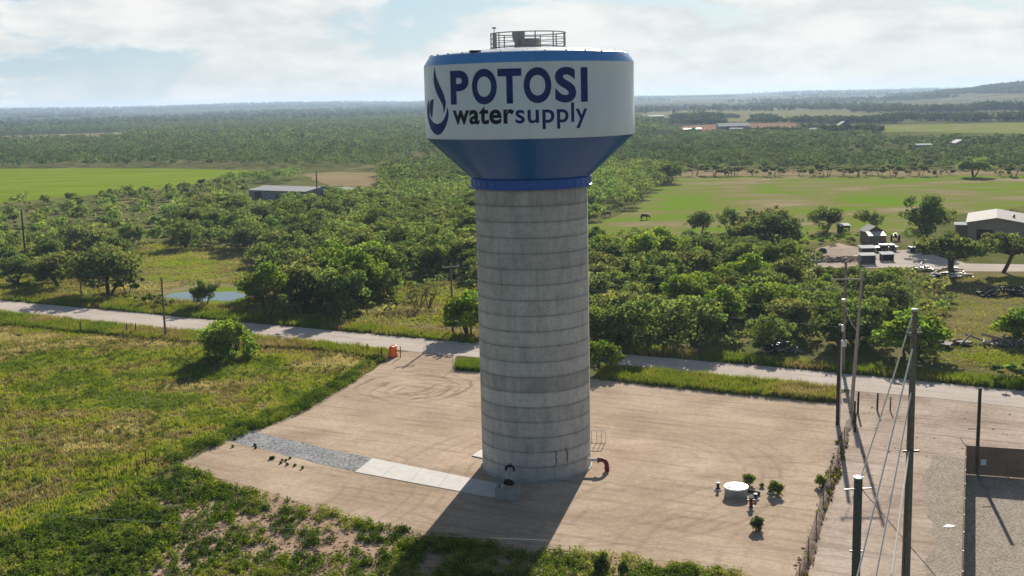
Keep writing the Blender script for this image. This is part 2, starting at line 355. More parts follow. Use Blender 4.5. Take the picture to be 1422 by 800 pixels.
MAT=dict(
 ground=ground_mat(),
 sand=dirt_mat('graded_sand',SAND,tracks=[(-12.5,25.5,2.2,7.2,4.6,.75),(-14.0,27.5,3.0,9.5,3.3,.6),(4.0,-2.0,9.0,19.0,4.2,.26),(22.0,-22.0,9.0,26.0,3.4,.26),(-22.0,-6.0,6.0,17.0,4.4,.24)]),
 soil=dirt_mat('rough_soil',SOIL), lot=dirt_mat('pink_lot_dirt',[(.37,(.28,.205,.155)),(.48,(.41,.325,.26)),(.60,(.53,.435,.36))]),
 road=dirt_mat('caliche_road',[(.35,(.45,.385,.33)),(.5,(.52,.45,.39)),(.65,(.58,.51,.45))]),
 gravel=gravel_mat('grey_gravel',[(.25,(.13,.13,.135)),(.5,(.27,.27,.275)),(.8,(.42,.42,.42))],8),
 yardgravel=gravel_mat('tan_gravel',[(.3,(.23,.195,.155)),(.5,(.32,.275,.225)),(.7,(.41,.36,.30))],11),
 slab=simple('pale_concrete',(.55,.52,.48),.9,0,.10,1.2,.1),
 concrete=concrete_mat(), concbox=simple('grey_concrete',(.30,.29,.28),.9,0,.2,2.5,.2),
 crop=grassfield_mat('bright_crop',[(.36,(.14,.20,.014)),(.5,(.18,.245,.018)),(.64,(.23,.275,.035))],.012,.05),
 pasture=grassfield_mat('pasture_grass',[(.40,(.13,.26,.012)),(.45,(.165,.225,.028)),(.50,(.195,.205,.06)),(.55,(.235,.205,.095)),(.63,(.34,.27,.17))],.022,.04),
 tanland=grassfield_mat('dry_grass',[(.35,(.21,.165,.08)),(.5,(.27,.21,.115)),(.65,(.32,.25,.16))]),
 oliveland=grassfield_mat('olive_grass',[(.35,(.12,.12,.045)),(.5,(.17,.15,.065)),(.65,(.22,.18,.10))],.03,.07),
 redland=grassfield_mat('red_fallow',[(.35,(.22,.13,.085)),(.5,(.26,.16,.105)),(.65,(.29,.19,.13))],.004,.02),
 farpasture=grassfield_mat('far_pasture',[(.35,(.15,.16,.06)),(.5,(.20,.19,.08)),(.65,(.25,.22,.12))],.002,.01),
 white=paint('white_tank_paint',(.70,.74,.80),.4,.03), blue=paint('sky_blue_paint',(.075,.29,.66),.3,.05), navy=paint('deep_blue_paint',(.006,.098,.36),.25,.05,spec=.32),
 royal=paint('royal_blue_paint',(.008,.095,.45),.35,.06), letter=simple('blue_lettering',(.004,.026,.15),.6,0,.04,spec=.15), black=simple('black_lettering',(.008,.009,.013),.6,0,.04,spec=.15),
 roofpaint=paint('roof_white_paint',(.50,.56,.62),.3,.04), galv=simple('weathered_galvanised_steel',(.34,.29,.26),.5,.3,.15,6), ventgrey=simple('vent_grey',(.33,.33,.33),.6,.2,.1),
 wood=simple('grey_pole_wood',(.20,.165,.13),.9,0,.25,4,.3), darkwood=simple('dark_creosote_wood',(.05,.042,.036),.9,0,.3,4,.2), oldwood=simple('bleached_wood',(.33,.29,.24),.9,0,.2,3), steelpole=simple('dark_steel_pole',(.10,.11,.115),.5,.4,.12,3),
 cap=simple('pale_pole_cap',(.62,.60,.56),.6), porcelain=simple('grey_porcelain',(.55,.54,.52),.3), wire=simple('aluminium_wire',(.46,.44,.41),.55,.3,.05), darkwire=simple('dark_cable',(.12,.11,.10),.7), 
 bark=simple('mesquite_bark',(.10,.075,.055),.95,0,.3,5,.3), orange=simple('orange_plastic',(.95,.17,.03),.45,0,.05), reflect=simple('white_reflective_band',(.75,.72,.68),.4), rubber=simple('black_rubber',(.02,.02,.02),.8),
 redpaint=simple('dark_red_paint',(.17,.02,.016),.5,0,.2,4), creamwire=simple('cream_wire_sheath',(.95,.88,.76),.6,0,.03,spec=.1), pipewhite=simple('white_pipe_paint',(.66,.65,.63),.45), blackpipe=simple('black_iron',(.025,.026,.03),.5,.3), lid=simple('white_lid_paint',(.82,.82,.80),.4,0,.03),
 tin=simple('white_tin_roof',(.44,.44,.43),.85,0,.10,1.5,spec=.08), greytin=simple('grey_tin_roof',(.33,.33,.335),.85,0,.10,1.5,spec=.08), tan_tin=simple('tan_tin_roof',(.50,.44,.38),.55,.2,.1,1.5), greywall=simple('blue_grey_siding',(.20,.215,.225),.7,0,.1,1), brownwall=simple('brown_siding',(.20,.155,.12),.8,0,.2,2), beigewall=simple('beige_siding',(.33,.26,.19),.8,0,.12,1), darkroof=simple('dark_shingle',(.06,.058,.062),.8,0,.2,3), tanroof=simple('pale_tan_metal_roof',(.30,.275,.255),.8,0,.10,1,spec=.08), greyroof=simple('grey_metal_roof',(.22,.215,.235),.55,.2,.08,1), glass=simple('dark_glass',(.02,.025,.03),.1), darkmetal=simple('dark_vehicle_metal',(.035,.04,.045),.45,.3,.2,3), whitepaint=simple('white_vehicle_paint',(.7,.7,.68),.4), rust=simple('rusty_iron',(.13,.055,.03),.85,0,.3,4),
 stain=simple('rust_stain',(.11,.055,.04),.9,0,.3,5), hide_dark=simple('dark_hide',(.018,.014,.012),.7,0,.2,4), hide_brown=simple('brown_hide',(.05,.028,.018),.7,0,.2,4), hide_white=simple('white_hide',(.6,.56,.5),.8), paper=simple('white_sheet',(.85,.84,.82),.7,0,.02), ash=simple('brush_wood',(.26,.2,.15),.95,0,.35,3), palewood=simple('pale_brush_wood',(.42,.34,.27),.95,0,.3,3), darkbrush=simple('dark_brush',(.05,.04,.032),.95,0,.4,3),
)
def water_mat():
    m,t,o=newmat('pond_water'); v=objvec(t); n_=noise(t,v,1.2,3,.5)
    cn=N(t,'ShaderNodeRGB'); cn.outputs[0].default_value=(.035,.05,.03,1)
    b=finish(t,o,cn.outputs[0],.06,n_,.06,.02,.6); return m
MAT['water']=water_mat()
def mesh_screen():
    m,t,o=newmat('brown_privacy_mesh'); d=N(t,'ShaderNodeBsdfDiffuse'); tr=N(t,'ShaderNodeBsdfTransparent'); mx=N(t,'ShaderNodeMixShader'); mx.inputs[0].default_value=.2
    v=objvec(t); c=ramp(t,noise(t,v,1.2,5,.6),[(.3,(.13,.095,.07)),(.7,(.21,.16,.125))]); t.links.new(c,d.inputs[0])
    t.links.new(d.outputs[0],mx.inputs[1]); t.links.new(tr.outputs[0],mx.inputs[2]); t.links.new(mx.outputs[0],o.inputs[0]); return m
MAT['screen']=mesh_screen()
# ------------------------------------------------------------------ land
def terrain(x,y):
    dx,dy=x,y+CD; r=np.hypot(dx,dy); az=np.degrees(np.arctan2(dx,dy))  # az right positive
    z=np.zeros_like(r)
    far=np.clip((r-2200)/6000,0,1)**1.6
    z=z+far*(31+6*np.sin(az*.45+1)+8*np.clip((-az-2)/20,0,1)+5*vnoise(az,r/400,3.0,3))
    hill=np.exp(-((az-24.5)/5.2)**2)*np.exp(-((r-3500)/750)**2)
    z=z+hill*39*(.85+.3*vnoise(az*1.0,r/300,1.1,5))
    return z
def build_ground():
    na=360; rr=np.concatenate([[1],np.geomspace(30,12000,110)])
    A=np.linspace(0,2*np.pi,na,endpoint=False); X=(rr[:,None]*np.sin(A)).ravel(); Y=(rr[:,None]*np.cos(A)).ravel()-CD
    Z=terrain(X,Y); front=Y>-200; Z=np.where(front,Z,0)
    V=np.stack([X,Y,Z],-1); q=[]
    i=np.arange(len(rr)-1)[:,None]*na; k=np.arange(na)[None,:]; k2=(k+1)%na
    q=np.stack([i+k,i+na+k,i+na+k2,i+k2],-1).reshape(-1,4)
    q=np.flip(q,1)
    me=bigmesh('ground',V,q,None,MAT['ground'])
    me.polygons.foreach_set('use_smooth',[True]*len(me.polygons))
    o=bpy.data.objects.new('ground',me); link(o)
    # cap the centre hole
    tag(o,kind='structure'); return o
build_ground()
def resample(P,step,jit,seed,closed=True):
    rng=np.random.default_rng(seed); out=[]
    n=len(P)
    for i in range(n if closed else n-1):
        a=np.array(P[i][:2]);b=np.array(P[(i+1)%n][:2]); L=np.linalg.norm(b-a); m=max(1,int(L/step))
        nrm=np.array([-(b-a)[1],(b-a)[0]])/max(L,1e-6)
        for k in range(m):
            p=a+(b-a)*k/m; s=(vnoise(p[0],p[1],step*2.2,seed)-.5)*2+(rng.random()-.5)*.6
            out.append(p+nrm*s*jit)
    return out
def sheet(name,P,z,mat,step=2,jit=.3,seed=1,kind='structure'):
    P=resample(P,step,jit,seed) if jit>0 else [np.array(p[:2]) for p in P]
    bm=bmesh.new(); vs=[bm.verts.new((p[0],p[1],z)) for p in P]; f=bm.faces.new(vs)
    bmesh.ops.triangulate(bm,faces=[f]); bmesh.ops.recalc_face_normals(bm,faces=bm.faces)
    for f in bm.faces:
        if f.normal.z<0: f.normal_flip()
    me=bpy.data.meshes.new(name); bm.to_mesh(me); bm.free(); me.materials.append(mat)
    o=bpy.data.objects.new(name,me); link(o); tag(o,kind=kind); return o
def GP(L): return [G(x,y)[:2] for x,y in L]
# road: straight caliche road
rd0=np.array([-81.3-20,79.2+10.6]); 
def road_edge(px): return [G(x,y)[:2] for x,y in px]
near=[(-140,414),(0,433),(150,450),(300,464),(430,474),(560,487),(700,501),(880,512),(1000,524.5),(1160,540),(1300,554),(1422,566),(1560,580)]
farr=[(1560,557),(1422,543.5),(1300,531.5),(1160,518),(1000,503.5),(880,493.5),(700,478),(560,468.5),(430,456),(300,445),(150,431),(0,417.5),(-140,401)]
sheet('road',road_edge(near)+road_edge(farr),.03,MAT['road'],3,.22,3)
pad_px=[(548,489),(530,505),(495,528),(455,550),(420,570),(370,591),(325,606),(285,624),(243,641),(270,652),(300,664),(345,676),(380,688),(430,704),(480,718),(540,730),(600,741),(680,752),(770,762),(860,772),(940,783),(1030,797),(1090,812),(1108,800),(1122,755),(1133,700),(1146,640),(1160,590),(1168,562),(1150,560),(1080,552),(1000,545),(900,534),(830,527),(720,516),(640,515),(632,500),(640,492),(600,485)]
sheet('sand_pad',GP(pad_px),.02,MAT['sand'],1.5,.35,5)
sheet('rough_soil',GP([(300,664),(240,665),(225,700),(240,760),(180,830),(560,860),(780,845),(1100,840),(1090,800),(860,765),(600,733),(480,712),(380,680)]),.010,MAT['soil'],1.5,.8,7)
sheet('dirt_lot',GP([(1140,566),(1150,556),(1176,545),(1200,538),(1300,548),(1422,560),(1600,580),(1640,640),(1422,760),(1500,900),(1280,900),(1070,860),(1090,800),(1115,700),(1128,640)]),.012,MAT['lot'],2,.3,9)
sheet('gravel_strip',GP([(312,608),(345,599),(420,615),(517,637),(493,655),(400,634),(325,615)]),.030,MAT['gravel'],1,.18,11)
sheet('yard_gravel',GP([(1296,632),(1340,636),(1422,672),(1500,700),(1560,900),(1286,900),(1294,760),(1284,690)]),.020,MAT['yardgravel'],.7,.55,13)
# fields
sheet('crop_field',GP([(-200,240),(-60,234.5),(80,234),(200,234.5),(345,236.5),(352,243),(300,251),(230,262),(160,268),(80,276),(0,284),(-120,300),(-260,310)]),.03,MAT['crop'],10,2.5,15)
sheet('pasture',GP([(800,316),(850,302),(890,282),(910,262),(945,246.5),(1100,244),(1422,243),(1560,243),(1600,290),(1422,287),(1330,300),(1240,330),(1130,338),(1000,345),(860,345),(800,335)]),.03,MAT['pasture'],8,1.5,17)
sheet('dry_clearing',GP([(425,242),(470,239),(522,240),(525,252),(500,263),(470,262),(440,252)]),.03,MAT['tanland'],5,2.5,19)
sheet('grass_clearing',GP([(185,398),(180,370),(230,352),(330,348),(345,360),(300,392),(250,402)]),.03,MAT['pasture'],4,1.2,21)
sheet('yard_ground',GP([(1275,380),(1340,372),(1430,372),(1560,380),(1600,540),(1422,525),(1300,505),(1270,480),(1330,430)]),.026,MAT['oliveland'],4,1.0,23)
sheet('drive_lane',GP([(1238,348),(1290,346),(1340,366),(1430,368),(1560,372),(1560,381),(1430,378),(1340,377),(1260,372),(1200,372),(1190,360)]),.034,MAT['road'],3,.5,25)
sheet('dirt_yard',GP([(1118,366),(1135,345),(1165,338),(1195,345),(1205,362),(1180,372),(1140,372)]),.034,MAT['lot'],3,.8,26)
sheet('roadside_verge',GP([(560,468),(430,455),(300,444),(200,434),(240,415),(330,430),(430,445),(560,445),(700,460),(700,477)]),.015,MAT['oliveland'],3,.8,27)
sheet('far_clearing',GP([(935,246),(960,236),(1080,236),(1240,238),(1422,236),(1500,236),(1500,243),(1100,243.5)]),.03,MAT['tanland'],8,2.5,28)
# far fields on flat land
sheet('red_field',GP([(-100,180),(-60,166),(90,161.5),(190,162),(260,165),(150,174),(40,180)]),.3,MAT['redland'],40,8,29)
sheet('tan_field',GP([(-60,196),(-20,190),(70,187),(175,184),(190,187),(120,193),(20,198)]),.3,MAT['tanland'],25,6,30)
sheet('red_lot',GP([(925,186),(945,176),(1000,172),(1100,171),(1104,178),(1040,181),(985,186)]),.3,MAT['redland'],15,5,31)
sheet('far_green_field',GP([(1085,183),(1130,176),(1240,174),(1422,171),(1560,169),(1560,186),(1422,187),(1250,184)]),.3,MAT['pasture'],20,5,33)
sheet('far_tan_field',GP([(885,167),(885,156),(1000,151.5),(1180,145),(1250,143),(1250,157),(1422,158),(1560,158),(1560,165),(1250,170),(1000,169)]),.25,MAT['farpasture'],60,15,35)
# pond
sheet('pond_mud',GP([(205,412),(240,398),(300,393),(345,396),(355,412),(335,426),(290,428),(235,425)]),.036,MAT['pasture'],2,.8,36)
sheet('pond',GP([(226,413),(240,408),(262,406),(285,405),(312,406),(332,405),(337,411),(324,418.5),(300,417),(282,420),(250,418)]),.055,MAT['water'],1.0,1.1,37)
# concrete slabs
def prism(name,P,z0,z1,mat,parent=None):
    n=len(P); mb=MB(); vs=[(p[0],p[1],z0) for p in P]+[(p[0],p[1],z1) for p in P]
    fs=[tuple(range(n,2*n)),tuple(reversed(range(n)))]+[(i,(i+1)%n,n+(i+1)%n,n+i) for i in range(n)]
    mb.add(vs,fs); return mb.build(name,mat,parent)
a,b,c_,d_=[G(x,y)[:2] for x,y in ((517,637),(700,674),(692,693),(493,656))]
o=empty('concrete_driveway',(a[0],a[1],0)); tag(o,'pale concrete slab drive running from grey gravel to the tower foot','driveway')
mat_=MAT['slab']
for i in range(5):
    f0,f1=i/5+.0008,(i+1)/5-.0008
    P=[a+(b-a)*f0,a+(b-a)*f1,d_+(c_-d_)*f1,d_+(c_-d_)*f0]
    prism('slab_panel',[p-a for p in P][::-1] if False else [p-a for p in P],-.1,.055,mat_,o)
o=prism('concrete_apron',GP([(655,634),(668,626),(700,632),(700,644)]),0,.10,MAT['slab']); tag(o,'small pale concrete apron at the left back of the tower base','apron')
# ------------------------------------------------------------------ water tower
tw=empty('water_tower',(0,0,0)); tag(tw,'tall water tower with round concrete shaft and white and blue lettered tank','water tower')
prof=[(4.62,-.3),(4.62,.12),(4.5,.14)]
for k in range(1,19):
    z=k*1.22; prof+=[(4.5,z-.035),(4.465,z-.01),(4.465,z+.01),(4.5,z+.035)]
prof+=[(4.5,23.3),(4.3,23.3)]
MB().lathe(prof,160).build('pedestal',MAT['concrete'],tw,smooth=False)
fl=MB().lathe([(4.3,23.22),(4.84,23.22),(4.86,23.28),(4.86,23.33),(4.76,23.35),(4.75,23.84),(4.86,23.86),(4.86,23.94),(4.78,23.97),(4.5,23.97)],120).build('flange_ring',MAT['royal'],tw)
for k in range(36):
    an=2*math.pi*(k+.5)/36; MB().box((4.77*math.cos(an),4.77*math.sin(an),23.60),(.05,.03,.48),an).build('stiffener',MAT['royal'],fl)
def sm(o,ang=30):
    me=o.data; me.polygons.foreach_set('use_smooth',[True]*len(me.polygons))
    try: me.set_sharp_from_angle(angle=R_(ang))
    except Exception: pass
    return o
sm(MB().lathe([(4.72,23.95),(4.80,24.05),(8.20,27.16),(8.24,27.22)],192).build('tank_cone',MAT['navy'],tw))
sm(MB().lathe([(8.24,27.22),(8.255,27.24),(8.255,29.1),(8.25,29.115),(8.25,30.9),(8.245,30.915),(8.24,32.72)],192).build('tank_wall',MAT['white'],tw))
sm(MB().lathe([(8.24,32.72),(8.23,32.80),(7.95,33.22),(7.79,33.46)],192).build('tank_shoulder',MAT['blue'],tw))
roof=sm(MB().lathe([(7.79,33.46),(7.72,33.50),(6.5,33.66),(5,33.82),(3.4,33.94),(2.2,33.98),(.01,34.0)],128).build('tank_roof',MAT['roofpaint'],tw))
for k in range(30):
    an=2*math.pi*k/30+.05; p=Vector((7.7*math.cos(an),7.7*math.sin(an),33.53))
    MB().box(p,(.16,.07,.09),an).build('roof_clip',MAT['roofpaint'],roof)
# roof furniture
RR=2.95; zb=33.97
rl=MB()
for z,rw in ((zb+.08,.05),(zb+.42,.03),(zb+.78,.03),(zb+1.18,.045)):
    rl.tube([(RR*math.cos(2*math.pi*k/48),RR*math.sin(2*math.pi*k/48),z) for k in range(49)],rw,6,False)
rail=rl.build('guard_rail',MAT['galv'],tw)
for k in range(12):
    an=2*math.pi*(k+.35)/12; MB().tube([(RR*math.cos(an),RR*math.sin(an),zb-.05),(RR*math.cos(an),RR*math.sin(an),zb+1.18)],.055,6).build('rail_post',MAT['galv'],rail)
for an in (R_(204),R_(212)):
    MB().box((RR*math.cos(an),RR*math.sin(an),zb+.55),(.06,.22,1.2),an).build('rail_post',MAT['galv'],rail)
vent=sm(MB().lathe([(.34,33.9),(.34,34.55),(.46,34.6),(.52,35.15),(.50,35.28),(.30,35.33),(.01,35.34)],28,(-.75,.3,0)).build('roof_vent',MAT['ventgrey'],tw))
ht=sm(MB().lathe([(.75,33.9),(.75,34.62),(.80,34.64),(.80,34.72),(.01,34.76)],28,(.15,-.3,0)).build('roof_hatch',MAT['ventgrey'],tw))
MB().tube([(-2.62,-1.1,33.9),(-2.62,-1.1,35.5)],.035,6).box((-2.62,-1.1,35.55),(.3,.18,.12)).box((-2.6,-1.1,34.55),(.25,.2,.14)).build('warning_lamp',MAT['ventgrey'],tw)
bx=MB().box((-3.9,-6.4,33.60),(.8,.35,.16),.4).build('roof_box',MAT['blackpipe'],tw)
# lettering painted on the wall
def wrap_mesh(bm,R,x2a,z2):
    bmesh.ops.triangulate(bm,faces=bm.faces)
    xs=[v.co.x for v in bm.verts]; x0,x1=min(xs),max(xs); n=max(3,int(abs(x2a(x1)-x2a(x0))/1.4))
    for k in range(1,n):
        x=x0+(x1-x0)*k/n
        bmesh.ops.bisect_plane(bm,geom=bm.verts[:]+bm.edges[:]+bm.faces[:],plane_co=(x,0,0),plane_no=(1,0,0))
    for v in bm.verts:
        a_=R_(x2a(v.co.x)); z=z2(v.co.y); v.co=(R*math.sin(a_),-R*math.cos(a_),z)
def finish_bm(bm,name,mat,parent):
    bmesh.ops.recalc_face_normals(bm,faces=bm.faces)
    c=Vector((0,0,0))
    for f in bm.faces:
        m_=f.calc_center_median()
        if f.normal.dot(Vector((m_.x,m_.y,0)))<0: f.normal_flip()
    me=bpy.data.meshes.new(name); bm.to_mesh(me); bm.free(); me.materials.append(mat)
    o=bpy.data.objects.new(name,me); link(o,parent); return o
def text_bm(s,offset,flat=2):
    cu=bpy.data.curves.new('glyph','FONT'); cu.body=s; cu.size=1; cu.offset=offset; cu.resolution_u=6; cu.fill_mode='FRONT'; cu.space_character=1.06 if len(s)>1 else 1.0
    ob=bpy.data.objects.new('glyph',cu); col.objects.link(ob); bpy.context.view_layer.update()
    dg=bpy.context.evaluated_depsgraph_get(); me=bpy.data.meshes.new_from_object(ob.evaluated_get(dg))
    bm=bmesh.new(); bm.from_mesh(me); bpy.data.meshes.remove(me); bpy.data.objects.remove(ob); bpy.data.curves.remove(cu)
    bmesh.ops.remove_doubles(bm,verts=bm.verts,dist=1e-5); return bm
RT=8.262
def put_text(items,name,mat):
    full=bmesh.new()
    for s,off,a0,a1,zb_,zt in items:
        bm=text_bm(s,off)
        xs=[v.co.x for v in bm.verts]; ys=[v.co.y for v in bm.verts]; X0,X1,Y0,Y1=min(xs),max(xs),min(ys),max(ys)
        wrap_mesh(bm,RT,lambda x:a0+(x-X0)/(X1-X0)*(a1-a0),lambda y:zb_+(y-Y0)/(Y1-Y0)*(zt-zb_))
        me=bpy.data.meshes.new('t'); bm.to_mesh(me); full.from_mesh(me); bm.free(); bpy.data.meshes.remove(me)
    return finish_bm(full,name,mat,tw)
OB=.038
put_text([('P',OB,-44.8,-32.3,29.79,32.25),('O',OB,-30.3,-16.4,29.75,32.31),('T',OB,-15.9,-3.75,29.78,32.27),('O',OB,-2.75,11.2,29.76,32.32),('S',OB,13.06,24.4,29.76,32.30),('I',OB,27.05,31.08,29.78,32.26)],'lettering',MAT['letter'])
put_text([('water',.028,-43.6,-7.8,28.32,29.63)],'lettering',MAT['black'])
put_text([('supply',.015,-7.2,30.7,27.9,29.76)],'lettering',MAT['letter'])
A=[(-59.1,32.64),(-60.53,32.03),(-60.5,31.41),(-57.9,30.73),(-54.17,30.13),(-52.11,29.81),(-51.4,29.47),(-51.12,29.13),(-49.84,29.47),(-49.16,29.86),(-49.27,30.09),(-51.07,30.65),(-54.42,31.28),(-57.34,31.85),(-58.43,32.24)]
B=[(-68.96,30.24),(-72.02,29.89),(-73.78,29.37),(-72.79,28.85),(-69.9,28.33),(-65.57,27.85),(-59.54,27.56),(-54.9,27.61),(-50.73,28.01),(-47.87,28.63),(-46.92,29.19),(-48.01,29.66),(-48.96,29.16),(-51.51,28.69),(-54.92,28.43),(-58.66,28.37),(-62.39,28.48),(-66.73,28.79),(-69.83,29.25),(-70.13,29.77)]
D=[(-60.59,30.24),(-64.55,30.17),(-66.84,30.0),(-68.04,29.65),(-67.46,29.2),(-65.68,28.88),(-64.11,28.81),(-64.91,29.14),(-64.72,29.6),(-63.6,29.94)]
def smooth_closed(P,sharp,n=5):
    out=[]; m=len(P)
    for i in range(m):
        p0,p1,p2,p3=[np.array(P[(i+k)%m]) for k in (-1,0,1,2)]
        if i in sharp: p0=p1
        if (i+1)%m in sharp: p3=p2
        for k in range(n):
            t=k/n; out.append(.5*((2*p1)+(-p0+p2)*t+(2*p0-5*p1+4*p2-p3)*t*t+(-p0+3*p1-3*p2+p3)*t**3))
    return out
full=bmesh.new()
for P,sh in ((A,(0,7)),(B,(0,11)),(D,(0,6))):
    bm=bmesh.new(); f=bm.faces.new([bm.verts.new((p[0],p[1],0)) for p in smooth_closed(P,sh)])
    wrap_mesh(bm,RT,lambda x:x,lambda y:y); me=bpy.data.meshes.new('t'); bm.to_mesh(me); full.from_mesh(me); bm.free(); bpy.data.meshes.remove(me)
finish_bm(full,'drop_emblem',MAT['letter'],tw)
# rust runs low on the shaft
def stain(pts,w):
    mb=MB(); V=[];F=[]
    for i,(a_,z) in enumerate(pts):
        ww=w*(.6+.6*((i*37)%5)/5)
        for s in (-1,1):
            q=R_(a_+s*ww); V.append((4.506*math.sin(q),-4.506*math.cos(q),z+s*.02))
    for i in range(len(pts)-1): F.append((2*i,2*i+1,2*i+3,2*i+2))
    mb.add(V,F).build('rust_stain',MAT['stain'],tw)
stain([(18.6,2.5),(20.3,2.35),(20.6,2.15),(19.6,1.95),(20.3,1.75),(20.6,1.5),(19.6,1.3),(18,1.2),(16.8,1.05)],.7)
stain([(30.5,2.6),(32,2.5),(32.8,2.2),(33.2,1.8),(33.3,1.5),(32,1.3),(30,1.22)],.7)
# overflow splash box
sbx=empty('overflow_box',G(706,690)); tag(sbx,'dark concrete overflow box with tilted black pipe at the tower foot','overflow box')
rzb=-.12
w=MB()
w.box((0,0,.14),(1.75,1.9,.28),rzb)
for (x,y,sx,sy) in ((-.80,0,.16,1.9),(.80,0,.16,1.9),(0,-.87,1.44,.16)):
    w.box((x*math.cos(rzb)-y*math.sin(rzb),x*math.sin(rzb)+y*math.cos(rzb),.62),(sx,sy,.68),rzb)
w.build('box_wall',MAT['concbox'],sbx)
pz=[(.15,1.95,1.9),(.15,1.4,1.75),(.1,.9,1.45),(.05,.45,1.0)]
MB().tube(pz,.24,14).build('overflow_pipe',MAT['ventgrey'],sbx)
MB().tube([(.055,.50,1.05),(.03,.40,.95)],.42,18).build('pipe_flange',MAT['blackpipe'],sbx); MB().tube([(.13,1.5,1.8),(.12,1.4,1.75)],.40,18).build('pipe_flange',MAT['blackpipe'],sbx)
# standpipe right of base
pp=empty('drain_pipe',G(818,658)); tag(pp,'white pipe with dark red hooked end sticking out of the tower base','pipe')
g0=G(816,655); base=Vector(pp.location)
a_=R_(65.5); st=Vector((4.45*math.sin(a_),-4.45*math.cos(a_),.95)); en=st+Vector((.95,-.12,0))
MB().tube([st-base,en-base],.15,12).build('pipe',MAT['pipewhite'],pp)
MB().tube([en-base,en-base+Vector((.3,-.03,.02)),en-base+Vector((.55,-.06,-.08)),en-base+Vector((.68,-.08,-.3)),en-base+Vector((.72,-.09,-.62)),en-base+Vector((.72,-.09,-.98))],.19,12).tube([en-base+Vector((-.05,0,0)),en-base+Vector((.08,0,0))],.27,12).tube([en-base+Vector((.70,-.09,-.55)),en-base+Vector((.71,-.09,-.66))],.26,12).build('red_elbow',MAT['redpaint'],pp)
# pale pipe rack behind right edge
rk=empty('pipe_rack',G(829,616)); tag(rk,'low white pipe rail frame standing behind the tower on the sand','rail')
m=MB(); m.tube([(-1.0,.3,1.15),(.75,.1,1.15)],.06,8); m.tube([(.75,.1,1.15),(.75,.1,0)],.04,6)
m.build('top_rail',MAT['pipewhite'],rk); 
m=MB()
for x in (-.9,-.45,0,.4): m.tube([(x,.2-x*.1,1.12),(x,.2-x*.1,0)],.03,6)
m.tube([(-.95,.3,.12),(.75,.1,.12)],.03,6); m.build('rail_leg',MAT['galv'],rk)
# ------------------------------------------------------------------ things on the pad
v=G(1022,688); vt=empty('valve_vault',v); tag(vt,'round valve vault with bright white flat lid on the sand','vault')
MB().lathe([(.86,-.1),(.86,.62),(.82,.64)],40).build('vault_wall',MAT['concbox'],vt)
sm(MB().lathe([(.80,.63),(.93,.63),(.94,.72),(.90,.75),(.01,.79)],40).build('vault_lid',MAT['lid'],vt))
MB().box((-.55,-.3,.80),(.2,.1,.05)).build('lid_handle',MAT['galv'],vt)
h=G(1043,704); hy=empty('fire_hydrant',h); tag(hy,'dark red hydrant with a white bonnet in front of the white vault','hydrant')
sm(MB().lathe([(.22,0),(.22,.06),(.14,.08),(.14,.62),(.19,.64),(.19,.70),(.15,.72)],16).build('barrel',MAT['redpaint'],hy)); sm(MB().lathe([(.16,.72),(.15,.84),(.08,.92),(.01,.95)],16).build('bonnet',MAT['pipewhite'],hy))
MB().tube([(-.28,0,.5),(.28,0,.5)],.07,10).tube([(0,-.25,.45),(0,0,.45)],.09,10).build('nozzle',MAT['redpaint'],hy)
def riser(px,py,h,lab,cat='riser pipe'):
    r=empty('riser_pipe',G(px,py)); tag(r,lab,cat)
    sm(MB().lathe([(.30,0),(.30,.12),(.24,.15)],16).build('collar',MAT['cap'],r)); MB().lathe([(.11,.1),(.11,h),(.15,h+.01),(.15,h+.08),(.01,h+.1)],12).build('pipe',MAT['blackpipe'],r)
riser(997,681,.55,'short black riser pipe in a pale collar left of the white vault'); riser(1049,694,.4,'small black riser pipe just right of the red hydrant'); riser(1070,685,.3,'low black riser pipe beside the round bush right of the vault')
m=MB(); p0=G(1037,684);p1=G(1055,688); m.tube([(p0[0],p0[1],.18),(p1[0],p1[1],.15)],.13,10); o=m.build('pipe_section',MAT['darkwood']); tag(o,'dark pipe lying on the sand from the vault to the right','pipe')
# traffic drums
def drum(px,py,lab,tilt=0):
    r=empty('traffic_drum',G(px,py)); tag(r,lab,'traffic drum',None); 
    sm(MB().lathe([(.30,.06),(.295,.34),(.27,.36),(.265,.66),(.245,.68),(.24,.98),(.10,1.04),(.01,1.05)],20).build('drum_body',MAT['orange'],r)); MB().lathe([(.40,0),(.40,.06),(.31,.09)],20).build('drum_base',MAT['rubber'],r)
    MB().tube([(-.08,0,1.03),(-.06,0,1.13),(.06,0,1.13),(.08,0,1.03)],.02,6).build('handle',MAT['orange'],r)
    r.scale=(1.3,1.3,1.35); return r
drum(544.5,496.5,'orange traffic drum at the road entrance, the nearer and left one'); drum(548,495,'orange traffic drum at the road entrance, the right one half hidden behind another')
# ------------------------------------------------------------------ poles and wires
def pole(bx,by,h,r0,r1,mat,lab,lean=(0,0),cat='utility pole',loc=None,name='utility_pole'):
    g=G(bx,by) if loc is None else np.array(loc,float); r=empty(name,g); tag(r,lab,cat)
    pts=[(lean[0]*k/6,lean[1]*k/6,h*k/6) for k in range(7)]
    sm(MB().tube(pts,[r0+(r1-r0)*k/6 for k in range(7)],12).build('pole',mat,r),40)
    return r
def crossarm(r,z,L,ang,off=0,mat=None,ins=((-1,0),(1,0)),dx=0):
    ca,sa=math.cos(ang),math.sin(ang)
    m=MB().box((ca*off+dx,sa*off,z),(L,.11,.13),ang); m.build('crossarm',mat or MAT['oldwood'],r)
    for k,_ in ins:
        p=(ca*(off+k*(L/2-.12))+dx,sa*(off+k*(L/2-.12)),z+.065); MB().lathe([(.03,0),(.03,.08),(.08,.10),(.05,.16),(.08,.18),(.04,.26),(.01,.27)],10,p).build('insulator',MAT['porcelain'],r)
